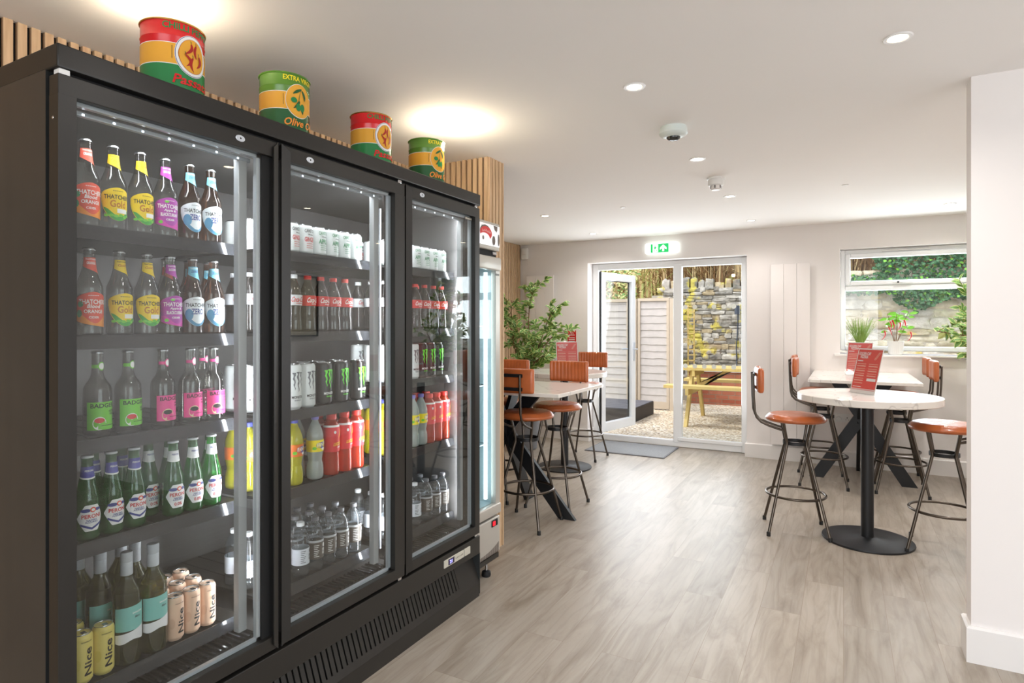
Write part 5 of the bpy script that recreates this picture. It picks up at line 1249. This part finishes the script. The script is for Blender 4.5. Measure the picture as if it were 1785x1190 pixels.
ficus('artificial_ficus_tree', 'variegated leafy tree in the recess beside the slatted wall', (-3.16, 6.10, 0),
      [[(0, 0, 0.29), (0.03, -0.02, 0.8), (0.02, 0.02, 1.25), (0.05, 0.0, 1.62), (0.10, 0.02, 1.82)],
       [(0.02, 0, 0.29), (0.08, 0.02, 0.85), (0.22, 0.0, 1.15), (0.38, 0.02, 1.32), (0.52, 0.0, 1.30)],
       [(-0.02, 0, 0.29), (-0.06, 0.02, 0.8), (-0.12, 0.03, 1.1), (-0.17, -0.02, 1.45), (-0.18, 0.0, 1.68)],
       [(0.0, 0.02, 0.29), (0.06, -0.04, 0.78), (0.14, -0.05, 0.98), (0.28, -0.06, 1.08)],
       [(0.0, 0.0, 0.29), (-0.02, -0.06, 0.85), (-0.10, -0.08, 1.15), (-0.16, -0.05, 1.36)],
       [(0.0, 0.0, 0.7), (0.12, 0.02, 1.05), (0.26, 0.02, 1.42), (0.34, 0.0, 1.56)],
       [(0.0, 0.0, 0.7), (0.02, -0.06, 0.95), (0.10, -0.10, 1.10), (0.18, -0.1, 1.22)]], floorpot)
def plumpot(t):
    b = MB(); b.lathe([(0.085, 0), (0.09, 0.006), (0.115, 0.17), (0.12, 0.19), (0.108, 0.19), (0.104, 0.17)], TERRA, 40); b.lathe([(0, 0.17), (0.105, 0.17)], SOIL, 30, cap=False); b.build('pot', t)
ficus('potted_leafy_plant', 'leafy variegated plant whose sprays reach in front of the garden window', (1.16, 6.30, 0.80),
      [[(0, 0, 0.17), (-0.05, 0, 0.38), (-0.25, 0.0, 0.50), (-0.46, 0.0, 0.54)], [(0, 0, 0.17), (-0.06, 0.03, 0.35), (-0.16, 0.03, 0.55), (-0.22, 0.03, 0.78)],
       [(0, 0, 0.17), (0.02, 0, 0.5), (0.06, 0.02, 0.78), (0.02, 0.0, 0.95)], [(0, 0, 0.17), (-0.08, -0.04, 0.28), (-0.20, -0.05, 0.36)], [(0, 0, 0.17), (0.12, -0.05, 0.4), (0.22, -0.08, 0.62)]], plumpot)
t = thing('plant_stand', 'white box plinth holding the leafy plant behind the partition', 'stand', (1.16, 6.30, 0))
b = MB(); b.rbox((-0.16, -0.16, 0.0), (0.16, 0.16, 0.77), GLOSSW, 0.006); b.build('plinth_body', t); b = MB(); b.rbox((-0.18, -0.18, 0.77), (0.18, 0.18, 0.7995), GLOSSW, 0.004); b.build('top', t)
# chilli plant on the sill
t = thing('chilli_plant', 'small chilli plant with red fruit in a ribbed white pot on sill', 'plant', (0.44, 6.885, WZ0))
b = MB(); N = 60; prof_ = [(0.056, 0), (0.060, 0.004), (0.068, 0.12), (0.070, 0.128)]; vs = []; fs = []
for r_, z_h in prof_:
    for k in range(N * 2): rr = r_ * (1 + (0.018 if k % 2 else -0.018) * (1 if 0.003 < z_h < 0.125 else 0)); a = pi * k / N; vs.append((rr * cos(a), rr * sin(a), z_h))
for j in range(3):
    for k in range(2 * N): k2 = (k + 1) % (2 * N); fs.append((j * 2 * N + k, j * 2 * N + k2, (j + 1) * 2 * N + k2, (j + 1) * 2 * N + k))
fs.append(tuple(reversed(range(2 * N)))); b.add(vs, fs, FROST); b.lathe([(0.0, 0.115), (0.066, 0.115)], SOIL, 30, cap=False); b.build('pot', t)
bs = MB(); bl = MB(); bf = MB()
for k in range(7):
    a = k * 0.9 + 0.3; tip = Vector((0.085 * cos(a) * rnd(0.6, 1.3), -0.02 + 0.03 * sin(a), rnd(0.22, 0.42))); bs.tube([(0.01 * cos(a), 0.01 * sin(a), 0.11), tip * 0.6 + Vector((0, 0, 0.06)), tip], 0.0025, BARK, 6)
    for j in range(4): leaf(bl, tip - Vector((0, 0, rnd(0, 0.07))), (cos(a + j * 1.6), 0.5 * sin(a + j * 1.6), rnd(-0.2, 0.4)), rnd(0.055, 0.085), rnd(0.026, 0.036), LEAFB, up=(rnd(-.3, .3), -1, 0.4))
    if k < 7:
        q = tip * 0.85 + Vector((rnd(-.04, .04), -0.02, -0.02)); bx = rnd(-.035, .035)
        bf.tube([q + Vector((bx * (n_ / 8) ** 2 + 0.012 * sin(pi * n_ / 8), 0, -0.088 * n_ / 8)) for n_ in range(9)], 0.0085, RED, 8, taper=0.0015)
bs.build('stems', t); bl.build('leaves', t, smooth=False); bf.build('chillies', t)
# grassy plant on the sill
t = thing('potted_grass', 'feathery grass plant on the sill behind the menu cards', 'plant', (0.145, 6.885, WZ0))
b = MB(); b.lathe([(0.042, 0), (0.045, 0.004), (0.052, 0.095), (0.048, 0.095)], FROST, 36); b.lathe([(0, 0.088), (0.05, 0.088)], SOIL, 24, cap=False); b.build('pot', t)
b = MB()
for k in range(150):
    a = rnd(0, 2 * pi); sp = rnd(0.0, 1.0); h_ = rnd(0.14, 0.27); p0 = Vector((0.02 * cos(a), 0.02 * sin(a), 0.088)); p2 = p0 + Vector((0.13 * sp * cos(a), -0.02 + 0.03 * sp * sin(a), h_)); p1 = p0.lerp(p2, 0.5) + Vector((0, 0, 0.02))
    b.tube([p0, p1, p2], 0.0016, mat('grass_blade', (140, 166, 84), 0.6), 4, taper=0.0008)
    if k % 3 == 0:
        for j in range(3): leaf(b, p1.lerp(p2, j / 3), (cos(a + j), sin(a + j), 0.8), 0.03, 0.006, mat('grass_blade', (140, 166, 84), 0.6))
b.build('blades', t, smooth=False)

# ================================================================== THE GARDEN
b = MB(); b.box((-9, 7.12, -0.10), (9, 16, -0.03), GRAVEL); g = b.build('gravel', smooth=False); g['kind'] = 'structure'
b = MB(); b.box((-3.75, 7.11, -0.1), (2.5, 7.16, 0.0), mat('door_sill_stone', (170, 166, 160), 0.8)); struct(b.build('trim_2', smooth=False))
# exterior render above the openings so the building has its own bulk outside
b = MB(); b.box((-6.5, 7.14, ZC + 0.12), (4.5, 7.25, 3.2), WHITE_WALL); struct(b.build('wall_parapet', smooth=False))

def fence_panel(x0, x1, y, z1, label, seed):
    t = thing('garden_fence', label, 'fence', (x0, y, -0.03), 0, 'weathered overlap fence panels'); rs = random.Random(seed); Wd = x1 - x0
    b = MB(); z = 0.14; n = 0
    while z < z1 - 0.05:
        h_ = rs.uniform(0.10, 0.13); zt = min(z + h_ + 0.02, z1 - 0.02); N = 8; vs = []
        ws = [rs.uniform(-0.006, 0.006) for _ in range(N + 1)]
        for i in range(N + 1):
            x = Wd * i / N
            vs += [(x, -0.020, z + ws[i]), (x, -0.006, zt), (x, -0.004, z + ws[i]), (x, 0.004, zt)]
        fs = []
        for i in range(N):
            a = i * 4; c = a + 4; fs += [(a, c, c + 1, a + 1), (a + 2, a + 3, c + 3, c + 2), (a, a + 2, c + 2, c), (a + 1, c + 1, c + 3, a + 3)]
        b.add(vs, fs, FENCEM); z += h_; n += 1
    b.build('boards', t, smooth=False)
    b = MB(); b.box((0, -0.04, z1 - 0.03), (Wd, 0.02, z1 + 0.02), FENCEP); b.box((0, -0.036, 0.03), (0.045, 0.01, z1 - 0.03), FENCEP); b.box((Wd - 0.045, -0.036, 0.03), (Wd, 0.01, z1 - 0.03), FENCEP)
    b.box((0, -0.03, 0.02), (Wd, 0.0, 0.14), FENCEP); b.build('frame', t, smooth=False)
fence_panel(-3.10, -2.56, 10.20, 1.87, 'narrow weathered overlap fence panel in the open doorway view', 3)
fence_panel(-5.05, -3.22, 10.10, 1.86, 'wide weathered fence panel behind the open door leaf', 4)
for x, lb in ((-3.21, 'squared wooden post between the two fence panels'), (-2.55, 'squared wooden post at the right end of the narrow fence panel')):
    b = MB(); b.box((0, -0.05, 0), (0.095, 0.045, 1.88), FENCEP); tag(b.build('fence_post', None, (x, 10.2, -0.03), smooth=False), lb, 'post')
t = thing('trellis', 'narrow honey-coloured wooden trellis against the stone wall', 'trellis', (-2.36, 10.62, -0.03))
b = MB()
for x in (0, 0.10): b.box((x, 0, 0.3), (x + 0.022, 0.018, 1.78), PINE)
for i in range(16): b.box((0, -0.012, 0.36 + i * 0.092), (0.122, 0.004, 0.378 + i * 0.092), PINE)
b.build('lattice', t, smooth=False)
# low dark step
t = thing('garden_step', 'low black decking step beside the fence outside', 'step', (-3.65, 8.55, -0.03))
b = MB(); b.rbox((0, 0, 0), (0.965, 1.13, 0.205), mat('black_decking', (40, 38, 40), 0.6, var=0.2, scale=20), 0.008)
b.build('deck_box', t); b = MB()
for i in range(6): b.box((0.01, 0.02 + i * 0.185, 0.204), (0.955, 0.19 + i * 0.185, 0.212), mat('grey_decking', (92, 92, 98), 0.6, var=0.1))
b.build('deck_boards', t, smooth=False)

# rubble stone walls
def stone(b, cx, cy, cz, sx, sy, sz, m, rs):
    bm = bmesh.new(); bmesh.ops.create_cube(bm, size=1); bmesh.ops.subdivide_edges(bm, edges=list(bm.edges), cuts=2, use_grid_fill=True)
    for v in bm.verts:
        c = v.co; k = 0.5 / max(0.001, c.length) * 0.92
        q = c.lerp(c * k, 0.36); q = Vector((q.x * rs.uniform(0.84, 1.1), q.y * rs.uniform(0.8, 1.15), q.z * rs.uniform(0.80, 1.1)))
        v.co = Vector((cx + q.x * sx * 1.12, cy + q.y * sy, cz + q.z * sz * 1.12))
    bm.verts.index_update(); b.add([v.co.copy() for v in bm.verts], [[v.index for v in f.verts] for f in bm.faces], m); bm.free()
def rubble(name, x0, x1, y, z0, z1, hmin, hmax, wmin, wmax, mats, seed):
    rs = random.Random(seed); b = MB(); z = z0
    while z < z1:
        h_ = rs.uniform(hmin, hmax); x = x0 - rs.uniform(0, wmax)
        while x < x1:
            w = rs.uniform(wmin, wmax)
            if rs.random() < 0.25 and h_ > hmin * 1.4:
                for zz in (z + h_ * 0.26, z + h_ * 0.76): stone(b, x + w / 2, y, zz, w, 0.16, h_ * 0.5, rs.choice(mats), rs)
            else: stone(b, x + w / 2, y + rs.uniform(-0.015, 0.015), z + h_ / 2 + rs.uniform(-0.012, 0.012), w, 0.17, h_ * rs.uniform(0.85, 1.1), rs.choice(mats), rs)
            x += w * 0.99
        z += h_ * 0.97
    return b
sw = rubble('stone_wall', -2.95, -0.85, 11.80, 0.40, 2.02, 0.05, 0.12, 0.10, 0.34, [ST1, ST1, ST2, ST3, ST3], 11)
sw.box((-3.3, 11.755, -0.1), (-0.5, 12.1, 1.98), MORTAR)
swo = struct(sw.build('wall_garden_stone', angle=60))
b = MB(); rs = random.Random(5); x = -3.1
while x < -0.9:
    w = rs.uniform(0.10, 0.17); stone(b, x + w / 2, 11.82, 2.02 + rs.uniform(0.06, 0.14), w, 0.14, rs.uniform(0.20, 0.34), rs.choice([ST1, ST2, ST3]), rs); x += w + 0.02
b.build('coping_stones', swo, angle=60)
b = MB(); b.box((-2.5, 11.35, -0.05), (-0.5, 11.62, 0.56), BRICK); struct(b.build('wall_garden_brick', smooth=False))
b = MB(); b.box((-2.52, 11.32, 0.56), (-0.5, 11.80, 0.60), mat('slate_coping', (196, 186, 178), 0.8)); struct(b.build('trim_3', smooth=False))
ws = rubble('stone_wall', -0.6, 3.4, 9.00, 0.6, 1.98, 0.06, 0.15, 0.12, 0.42, [ST5, ST6, ST5, ST4, ST6], 23)
ws.box((-0.7, 8.945, -0.1), (3.6, 9.3, 1.96), mat('pale_mortar', (206, 198, 182), 0.95, var=0.1, scale=12, bump=0.4))
struct(ws.build('wall_window_stone', angle=60))
# ivy over the window-side wall
b = MB(); rs = random.Random(9)
for k in range(9500):
    x = rs.uniform(-0.2, 3.2); zt = rs.uniform(1.80, 2.40)
    if rs.random() < 0.35 and x > 0.55: zt = rs.uniform(1.56 + 0.16 * abs(sin(x * 4)), 1.9)
    if x < 0.35 and zt > 2.02: continue
    y = 8.86 + (0.18 if zt > 1.98 else 0) * rs.random() - rs.uniform(0, 0.06)
    leaf(b, (x, y, zt), (rs.uniform(-1, 1), rs.uniform(-0.9, 0.0), rs.uniform(-1, 0.6)), rs.uniform(0.028, 0.052), rs.uniform(0.028, 0.050), IVYM if rs.random() < 0.9 else LEAFB, up=(rs.uniform(-.4, .4), -0.8, 0.6))
iv = tag(b.build('ivy', smooth=False), 'dark green ivy hanging over the stone wall outside the window', 'ivy'); iv['kind'] = 'stuff'
def reeds(name, label, x0, x1, y0, y1, z0, h0, h1, n, mats, seed, lean=0.5, w=0.012, kind='reeds'):
    b = MB(); rs = random.Random(seed)
    for k in range(n):
        x = rs.uniform(x0, x1); y = rs.uniform(y0, y1); h_ = rs.uniform(h0, h1); lx = rs.uniform(-lean, lean); ly = rs.uniform(-lean, lean * 0.3); ww = w * rs.uniform(0.6, 1.6)
        z = z0 + (y - y0) * 0.35
        p0 = Vector((x, y, z)); p1 = p0 + Vector((lx * 0.3, ly * 0.3, h_ * 0.6)); p2 = p0 + Vector((lx * h_, ly * h_, h_ * rs.uniform(0.55, 1.0)))
        b.add([p0 - Vector((ww / 2, 0, 0)), p0 + Vector((ww / 2, 0, 0)), p1 + Vector((ww / 2, 0, 0)), p1 - Vector((ww / 2, 0, 0)), p2], [(0, 1, 2, 3), (3, 2, 4)], rs.choice(mats))
    o = tag(b.build(name, smooth=False), label, kind); o['kind'] = 'stuff'; return o
reeds('dry_bamboo', 'pale dry bamboo thicket rising beyond the fence', -6.5, -1.2, 12.6, 14.5, 0.9, 1.2, 3.0, 5200, [REED1, REED1, REED2, LEAFE], 31, 0.7, 0.026, 'bamboo')
reeds('dry_stalks', 'brown dry stalks above the coping stones of the garden wall', -3.2, -0.2, 12.2, 12.6, 1.6, 0.9, 1.9, 1500, [REED2, REED2, REED1], 33, 0.25, 0.016, 'stalks')
reeds('dead_grass', 'brown dead grass above the ivy outside the window', -1.0, 3.6, 9.32, 9.7, 1.97, 0.5, 1.3, 2200, [REED2, REED2, REED1], 35, 0.9, 0.012, 'grass')
b = MB(); b.box((-9, 14.6, -0.1), (6, 15.0, 4.2), mat('garden_bank', (92, 84, 52), 0.95, var=0.4, scale=3)); b.box((-1.2, 9.95, -0.1), (4.2, 10.3, 2.9), MATS['garden_bank']); struct(b.build('wall_bank', smooth=False))
# hedge left beyond the fence, seen through the leaf
b = MB(); rs = random.Random(12)
for k in range(2600):
    leaf(b, (rs.uniform(-5.6, -3.35), rs.uniform(10.6, 11.1), rs.uniform(1.6, 2.75)), (rs.uniform(-1, 1), rs.uniform(-1, 0.2), rs.uniform(-.6, .9)), rs.uniform(0.05, 0.1), rs.uniform(0.02, 0.04), [LEAFG, LEAFE, REED1][rs.randrange(3)], up=(0, -0.8, 0.6))
hd = tag(b.build('hedge', smooth=False), 'mixed green and straw hedge above the fence on the left', 'hedge'); hd['kind'] = 'stuff'

# picnic table
t = thing('picnic_table', 'pale pine picnic table with bench on the gravel outside', 'table', (-1.25, 9.28, -0.03))
b = MB()
for i in range(5): b.box((-0.82, -0.345 + i * 0.14, 0.775), (0.82, -0.215 + i * 0.14, 0.815), PINE)
b.build('tabletop', t, smooth=False)
for s_, nm in ((-1, 'bench'), (1, 'bench')):
    b = MB()
    for i in range(2): b.box((-0.98, s_ * 0.62 - 0.13 + i * 0.135, 0.545), (0.98, s_ * 0.62 - 0.005 + i * 0.135, 0.585), PINE)
    b.build(nm, t, smooth=False)
for sx in (-0.70, 0.62):
    b = MB()
    for s_ in (-1, 1):
        p0 = Vector((sx, s_ * 0.16, 0.78)); p1 = Vector((sx, s_ * 0.60, 0.0)); w = 0.05
        b.add([(sx - 0.022, p0.y - w, p0.z), (sx - 0.022, p0.y + w, p0.z), (sx - 0.022, p1.y + w, 0), (sx - 0.022, p1.y - w, 0), (sx + 0.022, p0.y - w, p0.z), (sx + 0.022, p0.y + w, p0.z), (sx + 0.022, p1.y + w, 0), (sx + 0.022, p1.y - w, 0)],
              [(0, 1, 2, 3), (7, 6, 5, 4), (0, 4, 5, 1), (1, 5, 6, 2), (2, 6, 7, 3), (3, 7, 4, 0)], PINE)
    b.box((sx + 0.024, -0.75, 0.455), (sx + 0.064, 0.75, 0.545), PINE); b.box((sx + 0.024, -0.34, 0.69), (sx + 0.064, 0.34, 0.775), PINE)
    b.build('trestle', t, smooth=False)
for sx, d in ((-0.66, 1), (0.60, -1)):
    b = MB(); b.add([(sx, -0.03, 0.47), (sx, -0.03, 0.56), (sx + d * 0.52, -0.03, 0.775), (sx + d * 0.40, -0.03, 0.775), (sx, 0.02, 0.47), (sx, 0.02, 0.56), (sx + d * 0.52, 0.02, 0.775), (sx + d * 0.40, 0.02, 0.775)],
                    [(0, 1, 2, 3), (7, 6, 5, 4), (0, 4, 5, 1), (1, 5, 6, 2), (2, 6, 7, 3), (3, 7, 4, 0)], PINE); b.build('brace', t, smooth=False)
# garden spotlight
t = thing('garden_wall_light', 'dark cylinder wall light with cable on the garden stone wall', 'lamp', (-1.70, 11.66, 0))
b = MB(); b.lathe([(0.045, 1.60), (0.045, 1.76)], mat('lamp_slate', (70, 78, 92), 0.5), 24); b.box((-0.02, 0, 1.64), (0.02, 0.06, 1.72), MATS['lamp_slate']); b.build('lamp_shade', t)
b = MB(); b.tube([(0.01, 0.03, 1.6), (0.0, 0.04, 1.3), (-0.02, 0.03, 1.0), (-0.01, 0.04, 0.62)], 0.010, MATS['lamp_slate'], 6); b.build('cable', t)
